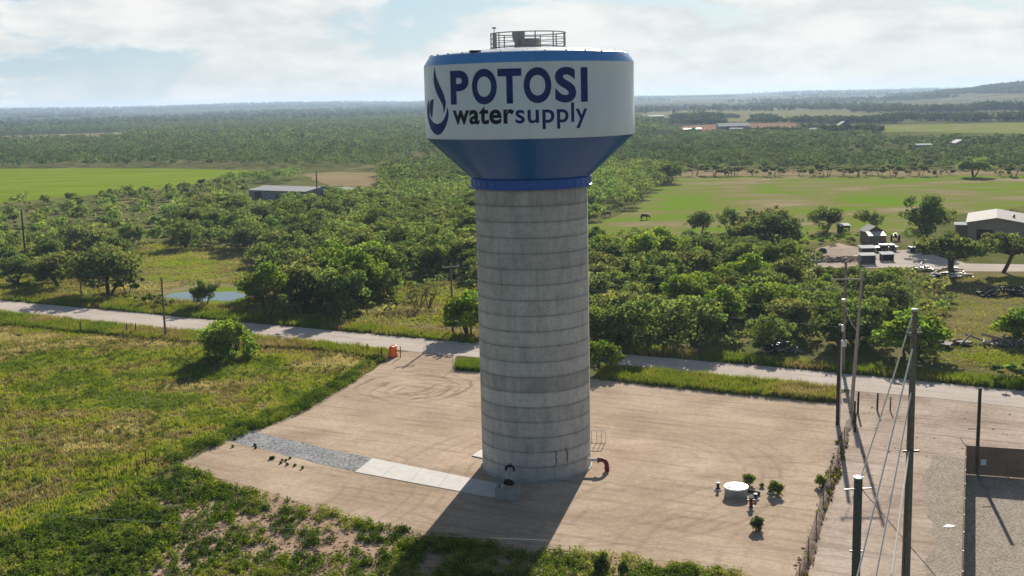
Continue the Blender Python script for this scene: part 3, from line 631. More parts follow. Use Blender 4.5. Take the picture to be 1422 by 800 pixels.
def topz(bx,by,ty): return HT(bx,by,ty)
h=HT(230,469,385); pole(230,469,h,.15,.11,MAT['wood'],'slim wooden utility pole standing in the near grass left of the bushy tree')
h=HT(113,410,348); pole(113,410,h,.14,.10,MAT['wood'],'short wooden pole beyond the road at the far left under the trees')
h=HT(35,352,291); pole(35,352,h,.22,.16,MAT['darkwood'],'dark wooden pole among scrub trees at the left edge')
h=HT(441,280,238); p_=pole(441,280,h,.22,.16,MAT['darkwood'],'dark utility pole beside the long metal shed')
hm=HT(629,462,366); pm=pole(629,462,hm,.17,.12,MAT['wood'],'wooden utility pole with crossarm beyond the road left of the tower'); crossarm(pm,hm-.45,2.4,.45)
hA=HT(1163,590,452); pA=pole(1163,590,hA,.18,.14,MAT['darkwood'],'black slim pole nearest the sand pad in the right pole cluster'); MB().tube([(.16,-.1,0),(.16,-.1,hA*.85)],.06,6).build('conduit',MAT['cap'],pA); MB().ball((0,0,hA+.05),.13).build('pole_cap',MAT['cap'],pA)
hC=HT(1171,518,363); pC=pole(1171,518,hC,.19,.14,MAT['wood'],'grey pole with transformers on the far side of the road in the right pole cluster')
for (z,dx) in ((HT(1171,518,476),-.1),(HT(1171,518,455),-.38)):
    sm(MB().lathe([(.01,-.05),(.26,0),(.28,.06),(.28,.62),(.22,.70),(.01,.74)],14,(dx,-.42,z-.3)).build('transformer',MAT['cap'],pC))
hB=HT(1182,572,376); pB=pole(1182,572,hB,.19,.12,MAT['oldwood'],'tall pale leaning pole with a long side arm in the right pole cluster',lean=(.75,.1)); 
zarm=HT(1182,572,388); crossarm(pB,zarm,2.9,-.06,off=-1.45,mat=MAT['oldwood'],ins=((-1,0),(0,0)),dx=.7)
zt=HT(1182,572,418); MB().lathe([(.01,0),(.2,.03),(.2,.3),(.01,.34)],10,(-.95,0,zt-.1)).build('cutout_switch',MAT['porcelain'],pB)
Dp=(20.07,-32.35,0); pD=pole(0,0,18.65,.26,.15,MAT['wood'],'tall thick wooden pole near the camera with white wires strung from its top',loc=Dp,lean=(0,0)); MB().lathe([(.16,18.6),(.17,18.72),(.01,18.76)],12).build('pole_cap',MAT['cap'],pD)
for z in (17.4,): crossarm(pD,z,.9,.2)
zz=11.0; MB().box((0,-.2,zz),(.85,.08,.1)).build('bracket',MAT['steelpole'],pD)
MB().tube([(-.18,-.2,0),(-.18,-.18,14)],.035,6).build('conduit',MAT['darkwire'],pD)
Ep=(17.35,-32.35,0); pE=pole(0,0,9.5,.24,.235,MAT['steelpole'],'short dark steel pole with a pale flat cap in the foreground',loc=Ep); MB().lathe([(.26,9.48),(.26,9.56),(.01,9.58)],16).build('pole_cap',MAT['lid'],pE)
MB().box((-.05,-.1,8.9),(1.5,.07,.08),.1).build('bracket',MAT['galv'],pE); MB().box((0,-.1,5.35),(.75,.07,.1),-.1).build('bracket',MAT['galv'],pE)
hF=HT(1356,656,539); pF=pole(1356,656,hF,.15,.13,MAT['darkwood'],'black slim pole inside the screened fence compound'); MB().box((-.35,0,hF*.52),(.9,.06,.06)).build('bracket',MAT['darkwood'],pF)
def wire(p,q,sag,r,mat,lab,group,n=14):
    p,q=Vector(p),Vector(q); pts=[p.lerp(q,k/n)-Vector((0,0,sag*4*(k/n)*(1-k/n))) for k in range(n+1)]
    mid=pts[0].copy(); m=MB().tube([x-mid for x in pts],r,5); o=m.build('overhead_wire',mat); o.location=mid; tag(o,lab,'wire',group); return o
gm=G(629,462); gC=G(1171,518)
P0=Vector((gm[0],gm[1],0)); C0=Vector((gC[0],gC[1],0))
dirv=(C0-P0).normalized(); X0=C0+dirv*75
for i,(y,lab) in enumerate(((402,'top thin line wire strung along the road right of the tower'),(430,'middle thin line wire strung along the road right of the tower'),(455,'lowest thin line wire strung along the road right of the tower'))):
    zc=HT(1171,518,y); zm=hm-.35-i*.9
    wire(P0+Vector((0,0,zm)),C0+Vector((0,0,zc)),.5,.016,MAT['wire'],lab,'line wires along the road')
zc=HT(1171,518,402); wire(C0+Vector((0,0,zc)),X0+Vector((0,0,zc)),.6,.016,MAT['wire'],'thin line wire running right from the pole cluster over the yard','line wires along the road')
B0=Vector((G(1182,572)[0],G(1182,572)[1],0))
wire(B0+Vector((-2.1,0,zarm+.25)),B0+Vector((-.95,0,zt+.1)),.1,.03,MAT['wire'],'slack jumper wire hanging from the side arm to its switch','jumper wires')
wire(B0+Vector((-.95,0,zt)),B0+Vector((.35,-.1,HT(1182,572,458))),.5,.035,MAT['wire'],'slack jumper wire curving from the switch down to the pale pole','jumper wires')
Dv=Vector(Dp); Ev=Vector(Ep)
def at(px,py,Y):
    d=ray(px,py); t=(Y-CC[1])/d[1]; return Vector(CC+d*t)
wire(Dv+Vector((-.1,-.05,18.5)),Ev+Vector((.12,.15,9.3)),.1,.042,MAT['creamwire'],'pale wire from the tall pole top down to the short capped pole','pale service wires')
for (z,px,py,Y,lab) in ((16.6,1190,800,-42,'pale wire leaving the tall pole to the left of two others'),(14.2,1216,800,-42,'pale wire leaving the tall pole between two others'),(11.0,1238,800,-42,'pale wire leaving the tall pole lowest and rightmost')):
    q=at(px,py,Y); p=Dv+Vector((-.12,-.2,z)); q2=p+(q-p)*1.9
    wire(p,q2,.12,.045,MAT['creamwire'],lab,'pale service wires')
q=at(1300,800,-36); p=Ev+Vector((.15,-.1,8.9)); wire(p,p+(q-p)*1.6,.03,.022,MAT['darkwire'],'dark guy wire running down right from the short capped pole','guy wires')
q=at(583,739,-32.5); p=Ev+Vector((-.3,-.1,5.35)); wire(p,p+(q-p)*1.9,.15,.009,MAT['wire'],'pale cable crossing the foreground from the short capped pole to the left','cables')
# ------------------------------------------------------------------ fences
def small_post(px,py,h,lab,mat='darkwood',r=.06,group=None):
    g=G(px,py); m=MB().tube([(0,0,-.1),(0.02,0,h*.6),(.05,.02,h)],[r,r*.95,r*.85],7); m.tube([(.02,0,h*.78),(.02,-r-.03,h*.78)],.02,5)
    o=m.build('fence_post',MAT[mat]); o.location=g; tag(o,lab,'fence post',group); return o
GL='grey fence posts along the near side of the road'
for (x,y) in ((112,462),(176,464),(189,464)): small_post(x,y,1.5,'dark wooden fence post in the dry grass at the near side of the road',r=.09,group=GL)
for (x,y) in ((203,648),(191,664)): small_post(x,y,1.5,'thin rusty post standing in the open field grass','rust',.05,'thin posts in the field')
for (x,y,hh) in ((556,497,1.4),(530,499,1.5),(510,492,1.3)): small_post(x,y,hh,'dark fence post beside the orange drums at the entrance',group='posts by the entrance')
small_post(629,513,2.0,'thin post alone at the right side of the sand entrance','galv',.04)
for (x,y,hh) in ((1186,588,2.1),(1191,574,2.1),(1187,600,1.7)): small_post(x,y,hh,'black wooden corner post below the leaning pale pole',r=.11,group='black corner posts')
small_post(1218,570,1.7,'black fence post alone on the pink dirt right of the corner posts',r=.1)
small_post(1236,570,1.3,'short slanted black post at the lot edge near the road',r=.07)
# long low fence between pad and lot
fa=empty('wire_fence',G(1160,620)); tag(fa,'low sagging wire fence with thin posts along the right edge of the sand pad','fence'); fb=Vector(fa.location)
pts=[Vector(G(x,y)) for x,y in ((1186,585),(1172,612),(1163,640),(1153,668),(1143,700),(1133,735),(1122,770),(1110,806))]
for p in pts: MB().tube([p-fb,p-fb+Vector((.03,0,1.15))],.035,6).build('fence_post',MAT['rust'],fa)
for z in (.35,.7,1.05): MB().tube([p-fb+Vector((0,0,z+.03*math.sin(i*3+z))) for i,p in enumerate(pts)],.012,4).build('fence_wire',MAT['darkwire'],fa)
# screened compound
c0=G(1340,659); c1=G(1422,665); c1=c0+(c1-c0)*2.2; c2=G(1336,800); c2=c0+(c2-c0)*1.25
fc=empty('screened_fence',c0); tag(fc,'chain link fence with brown privacy mesh round the gravel compound','fence')
def fence_run(a,b,h=2.35,seg=3.2):
    a,b=Vector(a),Vector(b); L=(b-a).length; n=max(1,round(L/seg)); d=(b-a)/n; base=Vector(c0)
    ang=math.atan2(d.y,d.x)
    for i in range(n+1):
        p=a+d*i-base; MB().tube([(p.x,p.y,0),(p.x,p.y,h+.08)],.045,8).build('fence_post',MAT['galv'],fc)
    mid=(a+b)/2-base
    MB().tube([a-base+Vector((0,0,h)),b-base+Vector((0,0,h))],.03,6).build('top_rail',MAT['rust'],fc)
    MB().box((mid.x,mid.y,h/2+.02),(L,.02,h-.06),ang).build('mesh_screen',MAT['screen'],fc)
fence_run(c0,c1); fence_run(c0,c2)
MB().tube([(-.05,.05,2.35),(-.45,.2,2.95)],.03,5).build('barb_arm',MAT['galv'],fc)
sgp=Vector(G(1364,661))-Vector(c0); MB().box((sgp.x,sgp.y-.12,1.15),(.42,.03,.45)).build('sign_plate',MAT['lid'],fc)
ps=G(1318,731); o=MB().add([(-.5,-.12,.03),(.05,-.3,.05),(.5,.05,.03),(.0,.3,.06),(-.5,-.12,.02),(.05,-.3,.04),(.5,.05,.02),(.0,.3,.05)],[(0,1,2,3),(7,6,5,4),(0,4,5,1),(1,5,6,2),(2,6,7,3),(3,7,4,0)]).build('paper_sheet',MAT['paper']); o.location=ps; tag(o,'white paper sheet lying on the gravel left of the fence','paper')
# ------------------------------------------------------------------ buildings
def building(name,lab,cat,origin,rz,w,d,eave,ridge,wallm,roofm,along='y',over=.3,doors=(),windows=()):
    "gabled building; origin = front-left ground corner, front faces local -y; ridge along local x or y"
    r=empty(name,origin,rz); tag(r,lab,cat)
    m=MB()
    if along=='y':
        vs=[(0,0,0),(w,0,0),(w,d,0),(0,d,0),(0,0,eave),(w,0,eave),(w,d,eave),(0,d,eave),(w/2,0,ridge),(w/2,d,ridge)]
        fs=[(0,1,5,8,4),(1,2,6,5),(2,3,7,9,6),(3,0,4,7)]
    else:
        vs=[(0,0,0),(w,0,0),(w,d,0),(0,d,0),(0,0,eave),(w,0,eave),(w,d,eave),(0,d,eave),(0,d/2,ridge),(w,d/2,ridge)]
        fs=[(0,1,5,4),(1,2,6,9,5),(2,3,7,6),(3,0,4,8,7)]
    m.add(vs,fs).build('wall',wallm,r)
    t=.12; s=(ridge-eave)/((w if along=='y' else d)/2); e=over
    m=MB()
    def slope(q):
        n=len(q); m.add([(x,y,z+.01) for x,y,z in q]+[(x,y,z+t) for x,y,z in q],[(3,2,1,0),(4,5,6,7),(0,1,5,4),(1,2,6,5),(2,3,7,6),(3,0,4,7)])
    if along=='y':
        slope([(-e,-e,eave-s*e),(w/2,-e,ridge),(w/2,d+e,ridge),(-e,d+e,eave-s*e)]); slope([(w/2,-e,ridge),(w+e,-e,eave-s*e),(w+e,d+e,eave-s*e),(w/2,d+e,ridge)])
    else:
        slope([(-e,-e,eave-s*e),(w+e,-e,eave-s*e),(w+e,d/2,ridge),(-e,d/2,ridge)]); slope([(-e,d/2,ridge),(w+e,d/2,ridge),(w+e,d+e,eave-s*e),(-e,d+e,eave-s*e)])
    rf=m.build('roof',roofm,r)
    for (x,z,ww,hh) in doors: MB().box((x,-.03,z+hh/2),(ww,.06,hh)).build('door',MAT['darkwood'],r)
    for (x,z,ww,hh) in windows:
        f=MB().box((x,-.03,z),(ww+.2,.07,hh+.2)).build('window',MAT['lid'],r); MB().box((x,-.07,z),(ww,.04,hh)).build('pane',MAT['glass'],f)
    return r
o1=G(346,277); o2=G(405,279); w1=float(np.linalg.norm(o2-o1)); an=math.atan2(o2[1]-o1[1],o2[0]-o1[0])
building('metal_shed','long blue grey metal shed with pale roof among the trees on the left','shed',o1,an,w1+6,15,3.0,3.9,MAT['greywall'],MAT['greytin'],'x',doors=((4,0,3,2.6),(12,0,1,2)),windows=((8,1.7,1,.8),))
ob=o1+np.array([w1+7.5,5,0]); building('lean_shed','small low shed with flat pale roof right of the long metal shed','shed',ob,an,8,6,2.3,2.7,MAT['greywall'],MAT['tin'],'x',doors=((2,0,1.6,1.9),))
og=G(1343,338); og2=G(1410,343); wG=float(np.linalg.norm(og2-og)); anG=math.atan2(og2[1]-og[1],og2[0]-og[0])
anG=-.379; wG=10.4
rH=building('barn_house','wide beige metal barn with pale gabled roof behind the yard trees at right','barn',og,anG,wG,18,HT(1343,338,309),HT(1376,340,304),MAT['beigewall'],MAT['tanroof'],'y',over=.4,doors=((wG*.3,0,3,2.8),),windows=((wG*.65,1.8,1.2,1),(wG*.85,1.8,1.2,1)))
MB().lathe([(.25,0),(.25,.5),(.35,.55),(.01,.75)],10,(wG*.8,6,HT(1343,338,309)+.4)).build('roof_vent',MAT['galv'],rH)
ow=G(1326,336); building('lean_shed','low shed with a white roof left of the beige barn','shed',ow,anG,3.5,4,3.4,3.7,MAT['brownwall'],MAT['tin'],'x')
os_=G(1206,342); building('brown_shed','brown wooden shed with dark gable behind a tan roofed lean to in the yard','shed',os_+np.array([.5,2.8,0]),.05,3.3,4,2.5,3.5,MAT['brownwall'],MAT['darkroof'],'y',doors=((1.6,0,1,2),))
r=empty('lean_to',os_); r.scale=(.78,.8,.85); tag(r,'open fronted lean to with tan tin roof before the dark gabled shed','shelter')
MB().add([(0,0,2.3),(4.5,0,2.3),(4.5,2.6,3.0),(0,2.6,3.0),(0,0,2.4),(4.5,0,2.4),(4.5,2.6,3.1),(0,2.6,3.1)],[(3,2,1,0),(4,5,6,7),(0,1,5,4),(1,2,6,5),(2,3,7,6),(3,0,4,7)]).build('roof',MAT['tan_tin'],r)
MB().box((2.25,1.3,1.15),(4.1,2.3,2.25)).build('wall',MAT['brownwall'],r)
for x in (.1,4.4): MB().tube([(x,.1,0),(x,.1,2.32)],.07,6).build('post',MAT['wood'],r)
def shelter(px,py,w,d,h,lab,roofm,wallm,two=False,name='animal_shelter'):
    r=empty(name,G(px,py)); tag(r,lab,'shelter')
    MB().add([(-.2,-.3,h),(w+.2,-.3,h),(w+.2,d+.2,h+.25),(-.2,d+.2,h+.25),(-.2,-.3,h+.07),(w+.2,-.3,h+.07),(w+.2,d+.2,h+.32),(-.2,d+.2,h+.32)],[(3,2,1,0),(4,5,6,7),(0,1,5,4),(1,2,6,5),(2,3,7,6),(3,0,4,7)]).build('roof',roofm,r)
    MB().box((w/2,d-.05,h/2),(w,.1,h)).box((.05,d/2,h/2),(.1,d-.2,h)).box((w-.05,d/2,h/2),(.1,d-.2,h)).build('wall',wallm,r)
    for x in (.06,w-.06): MB().tube([(x,.02,0),(x,.02,h)],.06,6).build('post',MAT['wood'],r)
    return r
shelter(1196.5,357,2.5,2.0,1.6,'white roofed open shelter, the rear of two stacked in line in the yard',MAT['tin'],MAT['greywall'])
shelter(1196,367,2.5,1.7,1.5,'white roofed open shelter, the front of two stacked in line in the yard',MAT['tin'],MAT['greywall'])
shelter(1225,363,2.1,1.7,1.2,'low shelter with broad white roof right of the paired shelters',MAT['tin'],MAT['darkwood'])
shelter(1166,324,2.2,2.2,1.6,'small animal hut with white roof under the yard trees',MAT['tin'],MAT['darkwood'],name='animal_hut')
# far buildings
def farb(px,py,w,d,e,rg,wallm,roofm,lab,along='x',rz=0,cat='building',name='farm_building',**k):
    return building(name,lab,cat,G(px,py),rz,w,d,e,rg,wallm,roofm,along,**k)
farb(998,181,26,14,3.2,5.6,MAT['greywall'],MAT['tin'],'long distant barn with bright white roof by the red soil lot',doors=((8,0,4,3),(18,0,4,3)))
farb(1014,183,10,5,2.2,2.9,MAT['greywall'],MAT['tin'],'small white roofed shed in front of the distant long barn')
farb(1162,184,12,9,4,8,MAT['darkroof'],MAT['darkroof'],'dark steep roofed distant house beyond the right woodland',along='y',cat='house',name='farm_house',windows=((3,2,1.2,1.4),(9,2,1.2,1.4)))
farb(1327,207,6.4,8,3,4.5,MAT['beigewall'],MAT['tin'],'small pale gabled house with white roof in the right woodland',along='y',cat='house',name='farm_house',windows=((3.2,1.7,1.2,1.2),),doors=((5.2,0,1,2),))
farb(1273,209,7.5,5,2.6,3.2,MAT['greywall'],MAT['tin'],'long low grey shed left of the small pale gabled house')
farb(894,167,25,16,4.5,6,MAT['greywall'],MAT['tin'],'distant grey barn just right of the tank')
farb(950,184,14,6,2.6,3.2,MAT['darkmetal'],MAT['greyroof'],'low dark distant shed on the red soil left of the long barn')
farb(1125,184,5,5,2.5,3.2,MAT['lid'],MAT['tin'],'tiny white distant shed left of the dark steep roofed house')
# ------------------------------------------------------------------ vehicles and clutter in the yard
def wheel(r,x,y,rad,w=.25):
    t=MB(); t.tube([(x,y-w/2,rad),(x,y+w/2,rad)],rad,16); o=t.build('wheel',MAT['rubber'],r); MB().tube([(x,y-w/2-.01,rad),(x,y+w/2+.01,rad)],rad*.5,12).build('rim',MAT['galv'],o)
r=empty('flatbed_trailer',G(1230,349),.05); tag(r,'dark flatbed trailer with pale load parked before the brown shed','trailer')
MB().box((0,0,.85),(4.2,1.9,.18)).build('bed',MAT['darkmetal'],r); MB().box((-.5,-.2,1.15),(1.3,1.3,.4)).box((1.1,.2,1.1),(1.1,1.1,.3)).build('load',MAT['darkmetal'],r); MB().box((.1,.55,1.3),(2.6,.5,.12)).build('tarp',MAT['lid'],r)
for x in (-1.1,-.3,1.3):
    for y in (-.95,.95): wheel(r,x,y,.42)
MB().tube([(2.1,0,.8),(3.0,0,.6)],.06,6).build('drawbar',MAT['darkmetal'],r)
r=empty('red_tractor',G(1243,334),1.3); tag(r,'small red tractor parked right of the brown shed','tractor')
MB().box((.5,0,1.0),(1.6,.7,.6)).build('bonnet',simple('tractor_red',(.32,.02,.03),.45),r); MB().box((-.6,0,.9),(.9,.8,.4)).build('seat_deck',MAT['darkmetal'],r); MB().box((-.6,0,1.35),(.4,.5,.5)).build('seat',MAT['darkmetal'],r)
for y in (-.75,.75): wheel(r,-.6,y,.65,.35)
for y in (-.6,.6): wheel(r,1.1,y,.4,.22)
MB().tube([(.9,.2,1.3),(.9,.2,1.9)],.04,6).build('exhaust',MAT['darkmetal'],r)
r=empty('dark_pickup',G(1280,350),.08); tag(r,'dark pickup truck parked in shade under the tall tree','pickup truck')
MB().add([(-2.4,-.9,.5),(2.4,-.9,.5),(2.4,.9,.5),(-2.4,.9,.5),(-2.4,-.9,1.1),(2.4,-.9,1.0),(2.4,.9,1.0),(-2.4,.9,1.1)],[(3,2,1,0),(4,5,6,7),(0,1,5,4),(1,2,6,5),(2,3,7,6),(3,0,4,7)]).build('body',MAT['darkmetal'],r,bevel=.08)
MB().box((.2,0,1.4),(1.9,1.6,.72),0,.78).build('cab',MAT['darkmetal'],r,bevel=.06); MB().box((.2,0,1.42),(1.65,1.66,.42),0,.82).build('window',MAT['glass'],r)
for x in (-1.5,1.5):
    for y in (-.88,.88): wheel(r,x,y,.4)
rng=np.random.default_rng(5)
def pile(name,px,py,w,d,h,n,mats,lab,cat,seed,rnd=.12,ln=(.8,2.2)):
    r_=np.random.default_rng(seed); root=empty(name,G(px,py)); tag(root,lab,cat)
    ms=[MB() for _ in mats]
    for i in range(n):
        k=r_.integers(len(mats)); x=(r_.random()-.5)*w; y=(r_.random()-.5)*d; z=h*(1-(2*x/w)**2)*(1-(2*y/d)**2)*r_.random()
        a=r_.random()*6.28; el=(r_.random()-.4)*.8; L=ln[0]+(ln[1]-ln[0])*r_.random(); dv=Vector((math.cos(a)*math.cos(el),math.sin(a)*math.cos(el),math.sin(el)))*L/2
        c=Vector((x,y,max(z,.1)+abs(dv.z)))
        if r_.random()<.6: ms[k].tube([c-dv,c+dv*.2+Vector((0,0,.1)),c+dv],[rnd,rnd*.8,rnd*.4],5)
        else: ms[k].box(c,(L*.7,L*.4,.06+.2*r_.random()),a)
    for (nm,mt),mb in zip(mats,ms):
        if mb.v: mb.build(nm,mt,root)
    return root
pile('junk_pile',1322,384,5.5,2.4,1.2,60,[('dark_scrap',MAT['darkmetal']),('pale_board',MAT['lid']),('timber',MAT['oldwood'])],'heap of dark scrap and pale boards under the leaning tree','junk pile',1)
pile('brush_heap',1394,410,7,2.5,1.5,90,[('branch',MAT['darkbrush']),('twig',MAT['darkwood'])],'long dark brush heap lying on the dry grass at right','brush pile',2)
pile('brush_heap',1158,362,9,4,.7,120,[('branch',MAT['ash']),('twig',MAT['palewood']),('bark',MAT['oldwood'])],'broad pale brush heap on the pinkish dirt yard','brush pile',3)
pile('scrap_heap',1083,488,4,2,1.2,45,[('dark_scrap',MAT['darkmetal']),('pale_board',MAT['oldwood'])],'dark scrap heap with a pale board at the tree line by the road','junk pile',4)
pile('log_pile',1385,478,15,1.8,.5,36,[('log',MAT['oldwood']),('pole',MAT['wood'])],'long row of weathered fallen logs by the green grass at right','log pile',5,.14,(2,5))
pile('junk_pile',1278,376,4,2,.9,30,[('pale_board',MAT['lid']),('dark_scrap',MAT['darkmetal'])],'small heap of white sheets beside the lane','junk pile',6)
t=MB().tube([(.42*math.cos(2*math.pi*k/20),0,.5+.42*math.sin(2*math.pi*k/20)) for k in range(21)],.09,8,False).build('old_tyre',MAT['oldwood']); t.location=G(1380,410); t.scale=(1.5,1.5,1.5); tag(t,'pale old tyre leaning at the left end of the dark brush heap','tyre')
dh=MB().ball((0,0,.25),(.9,.7,.7),12,7).build('hay_lump',MAT['darkwood']); dh.location=G(1142,351); tag(dh,'dark round bale at the left of the pale brush heap','bale')
# ------------------------------------------------------------------ animals
def animal(px,py,rz,bodym,patchm,lab):
    root=empty('grazing_cow',G(px,py),rz); tag(root,lab,'cow')
    V=[(-.75,0,1.12),(-.25,0,1.08),(.3,0,1.08),(.72,0,1.15),(1.08,0,.95),(1.32,0,.55),(1.45,0,.28),
       (-.72,.2,.75),(-.80,.2,.42),(-.74,.2,.03),(-.72,-.2,.75),(-.66,-.2,.42),(-.70,-.2,.03),
       (.62,.2,.72),(.66,.2,.38),(.64,.2,.03),(.6,-.2,.72),(.55,-.2,.38),(.58,-.2,.03),(-.98,0,.95),(-1.02,0,.5),(1.28,.18,.72),(1.28,-.18,.72)]
    E=[(0,1),(1,2),(2,3),(3,4),(4,5),(5,6),(0,7),(7,8),(8,9),(0,10),(10,11),(11,12),(3,13),(13,14),(14,15),(3,16),(16,17),(17,18),(0,19),(19,20),(5,21),(5,22)]
    rad=[.36,.42,.42,.36,.22,.16,.11,.18,.09,.07,.18,.09,.07,.15,.08,.07,.15,.08,.07,.05,.04,.05,.05]
    me=bpy.data.meshes.new('body'); me.from_pydata(V,E,[]); ob=bpy.data.objects.new('body',me); link(ob,root)
    md=ob.modifiers.new('skin','SKIN'); 
    for i,s in enumerate(me.skin_vertices[0].data): s.radius=(rad[i],rad[i])
    me.skin_vertices[0].data[1].use_root=True
    sb=ob.modifiers.new('sub','SUBSURF'); sb.levels=1; sb.render_levels=2
    me.materials.append(bodym)
    if patchm is not None: 
        MB().ball((0.05,0,1.22),(.30,.33,.30),12,7).build('white_patch',patchm,root)
    return root
animal(843,301.5,R_(170),MAT['hide_brown'],None,'brown cow grazing in the pasture just right of the tower'); animal(895,305,R_(8),MAT['hide_dark'],MAT['hide_white'],'black cow with a white patch grazing right of the brown one')
# ------------------------------------------------------------------ foliage
def cards(C,size,rng,outward=None,up=.5,flat=.0):
    n=len(C); nr=rng.normal(size=(n,3)); nr/=np.linalg.norm(nr,axis=1,keepdims=True)
    nr[:,2]+=up
    if outward is not None: nr+=outward*.8
    nr/=np.linalg.norm(nr,axis=1,keepdims=True)
    t=np.cross(nr,rng.normal(size=(n,3))); t/=np.linalg.norm(t,axis=1,keepdims=True)+1e-9; b=np.cross(nr,t)
    s=(size*(.6+.8*rng.random(n)))[:,None]; asp=(.45+.45*rng.random(n))[:,None]
    V=np.stack([C-t*s-b*s*asp*.5,C-b*s*asp*.1*0+b*s*asp,C+t*s-b*s*asp*.3,C-b*s*asp],1).reshape(-1,3)
    Q=np.arange(n*4).reshape(n,4); return V,Q
def crown_blobs(H,S,nb,rng,low=.35,outl=.28):
    r=S*np.sqrt(rng.random(nb))*.85; a=rng.random(nb)*2*np.pi
    top=H*(.86-.38*(r/S)**2); z=low*H+(top-low*H)*rng.random(nb)**.55
    br=H*(.06+.09*rng.random(nb)); o=rng.random(nb)<outl
    r=np.where(o,S*(.75+.4*rng.random(nb)),r); z=np.where(o,np.minimum(z*(1.05+.2*rng.random(nb)),H*(.98-.3*(r/S)**2)),z); br=np.where(o,H*(.05+.05*rng.random(nb)),br)
    C=np.stack([r*np.cos(a),r*np.sin(a),z],-1); return C,br
def tree_mesh(seed,H,S,nb,nl,ls,c0,low=.35,up=.45,hollow=.55,colvar=.3,outl=.28):
    rng=np.random.default_rng(seed); C,br=crown_blobs(H,S,nb,rng,low,outl)
    if outl==0: br=br*1.6
    w=br**2; w/=w.sum(); idx=rng.choice(nb,nl,p=w)
    d=rng.normal(size=(nl,3)); d/=np.linalg.norm(d,axis=1,keepdims=True); rad=(hollow+(1-hollow)*rng.random(nl))**.8*(1+.25*rng.normal(size=nl)*.5)
    P=C[idx]+d*(rad*br[idx])[:,None]*np.array([1.25,1.25,.8])
    V,Q=cards(P,np.full(nl,ls),rng,d*.7,up)
    tone=1+colvar*(rng.random(nb)-.5)*2.0; hue=rng.random(nb)
    base=np.array(c0)[None,:]*tone[idx][:,None]*(1+.35*(rng.random(nl)-.5))[:,None]
    base[:,0]*=1+.35*(hue[idx]-.4); return V,Q,base,C,br
def trunk_mb(H,C,br,rng,stems=3,r=.16,lean=.25):
    m=MB(); nb=len(C); order=np.argsort(rng.random(nb)); 
    st=[]
    for s in range(stems):
        a=rng.random()*6.28; p0=Vector((.18*math.cos(a)*stems*.5,.18*math.sin(a)*stems*.5,-.15)); p2=Vector((H*lean*math.cos(a),H*lean*math.sin(a),H*.38)); p1=p0.lerp(p2,.5)+Vector((rng.normal()*.12,rng.normal()*.12,.1)); m.tube([p0,p1,p2],[r*1.15,r*.9,r*.7],7); st.append((p1,p2))
    for i in order[:min(nb,16)]:
        c=Vector(C[i]); p1,p2=min(st,key=lambda q:(q[1]-c).length); mid=p2.lerp(c,.55)+Vector((rng.normal()*.25,rng.normal()*.25,rng.normal()*.15)); m.tube([p2-Vector((0,0,.05)),mid,c],[r*.6,r*.35,r*.12],5,False)
    return m
PROTO={}
GREEN=(.148,.205,.076); OLIVE=(.165,.205,.092); BRIGHT=(.180,.265,.055); DARK=(.108,.155,.066); GREY=(.20,.22,.12)
def proto(key,seed,H,S,nb,nl,ls,c,stems,r,low=.35,lean=.25,**k):
    V,Q,base,C,br=tree_mesh(seed,H,S,nb,nl,ls,c,low,**k); cm=bigmesh('crown',V,Q,base,LEAF)
    t=trunk_mb(H,C,br,np.random.default_rng(seed+99),stems,r,lean); me=bpy.data.meshes.new('trunk'); me.from_pydata(t.v,[],t.f); me.materials.append(MAT['bark'])
    PROTO[key]=(cm,me,H)
for i in range(6): proto(('m',i),100+i,7.0,3.3+.25*(i%3),46+4*i,3500,.20,(GREEN,OLIVE,GREEN,OLIVE,DARK,GREEN)[i],3+(i%2),.15,low=(.12,.14,.24,.16,.26,.12)[i])
for i in range(3): proto(('b',i),200+i,8.5,3.9,44,4600,.21,(BRIGHT,GREEN,BRIGHT)[i],3,.18,low=.22)
for i in range(3): proto(('s',i),300+i,3.2,2.0,10,900,.20,(OLIVE,GREEN,GREEN)[i],4,.06,low=.2)
proto(('t',0),410,10.5,4.6,40,5200,.23,DARK,3,.30,low=.24,lean=.2,outl=.35); proto(('t',1),411,7.5,4.1,34,4200,.21,OLIVE,2,.27,low=.34,lean=.2,outl=.3)
proto(('n',0),420,5.0,2.2,10,260,.16,GREY,4,.09,low=.4,lean=.3); proto(('g',0),430,7.0,4.0,18,1100,.24,GREY,4,.13,low=.3)
proto(('bush',0),440,5.2,3.6,26,5200,.20,BRIGHT,4,.12,low=.08,outl=0); proto(('bush',1),441,1.3,.62,30,1700,.085,GREEN,3,.02,low=.02,outl=0); proto(('bush',2),442,3.6,2.3,24,2600,.16,BRIGHT,4,.08,low=.12,outl=0)
NAME={'m':'mesquite_tree','b':'leafy_tree','s':'scrub_tree','t':'yard_tree','n':'bare_tree','g':'grey_tree','bush':'bush'}
TREES=[]
def plant(key,loc,h,rz,lab,group=None,cat='tree',sx=1.0):
    cm,tm,H=PROTO[key]; s=h/H
    root=bpy.data.objects.new(NAME[key[0]],None); root.location=(loc[0],loc[1],0); root.rotation_euler=(0,0,rz); root.scale=(s*sx,s*sx,s); root.empty_display_size=.3; col.objects.link(root)
    for nm,me in (('trunk',tm),('crown',cm)):
        o=bpy.data.objects.new(nm,me); col.objects.link(o); o.parent=root
    tag(root,lab,cat,group); return root
rt=random.Random(4)
def T(key,px,py,ty,lab,sx=1.0,cat='tree',name=None,rz=None):
    g=G(px,py); r=plant(key,g,HT(px,py,ty),rt.random()*6.28 if rz is None else rz,lab,None,cat,sx); TREES.append((g[0],g[1],3.0)); 
    if name: r.name=name
    return r
T(('bush',0),318,500,437,'bright green bushy tree alone on the near side of the road',name='bushy_tree')
T(('b',0),372,441,360,'large bright green round tree right of the pond by the road',.95)
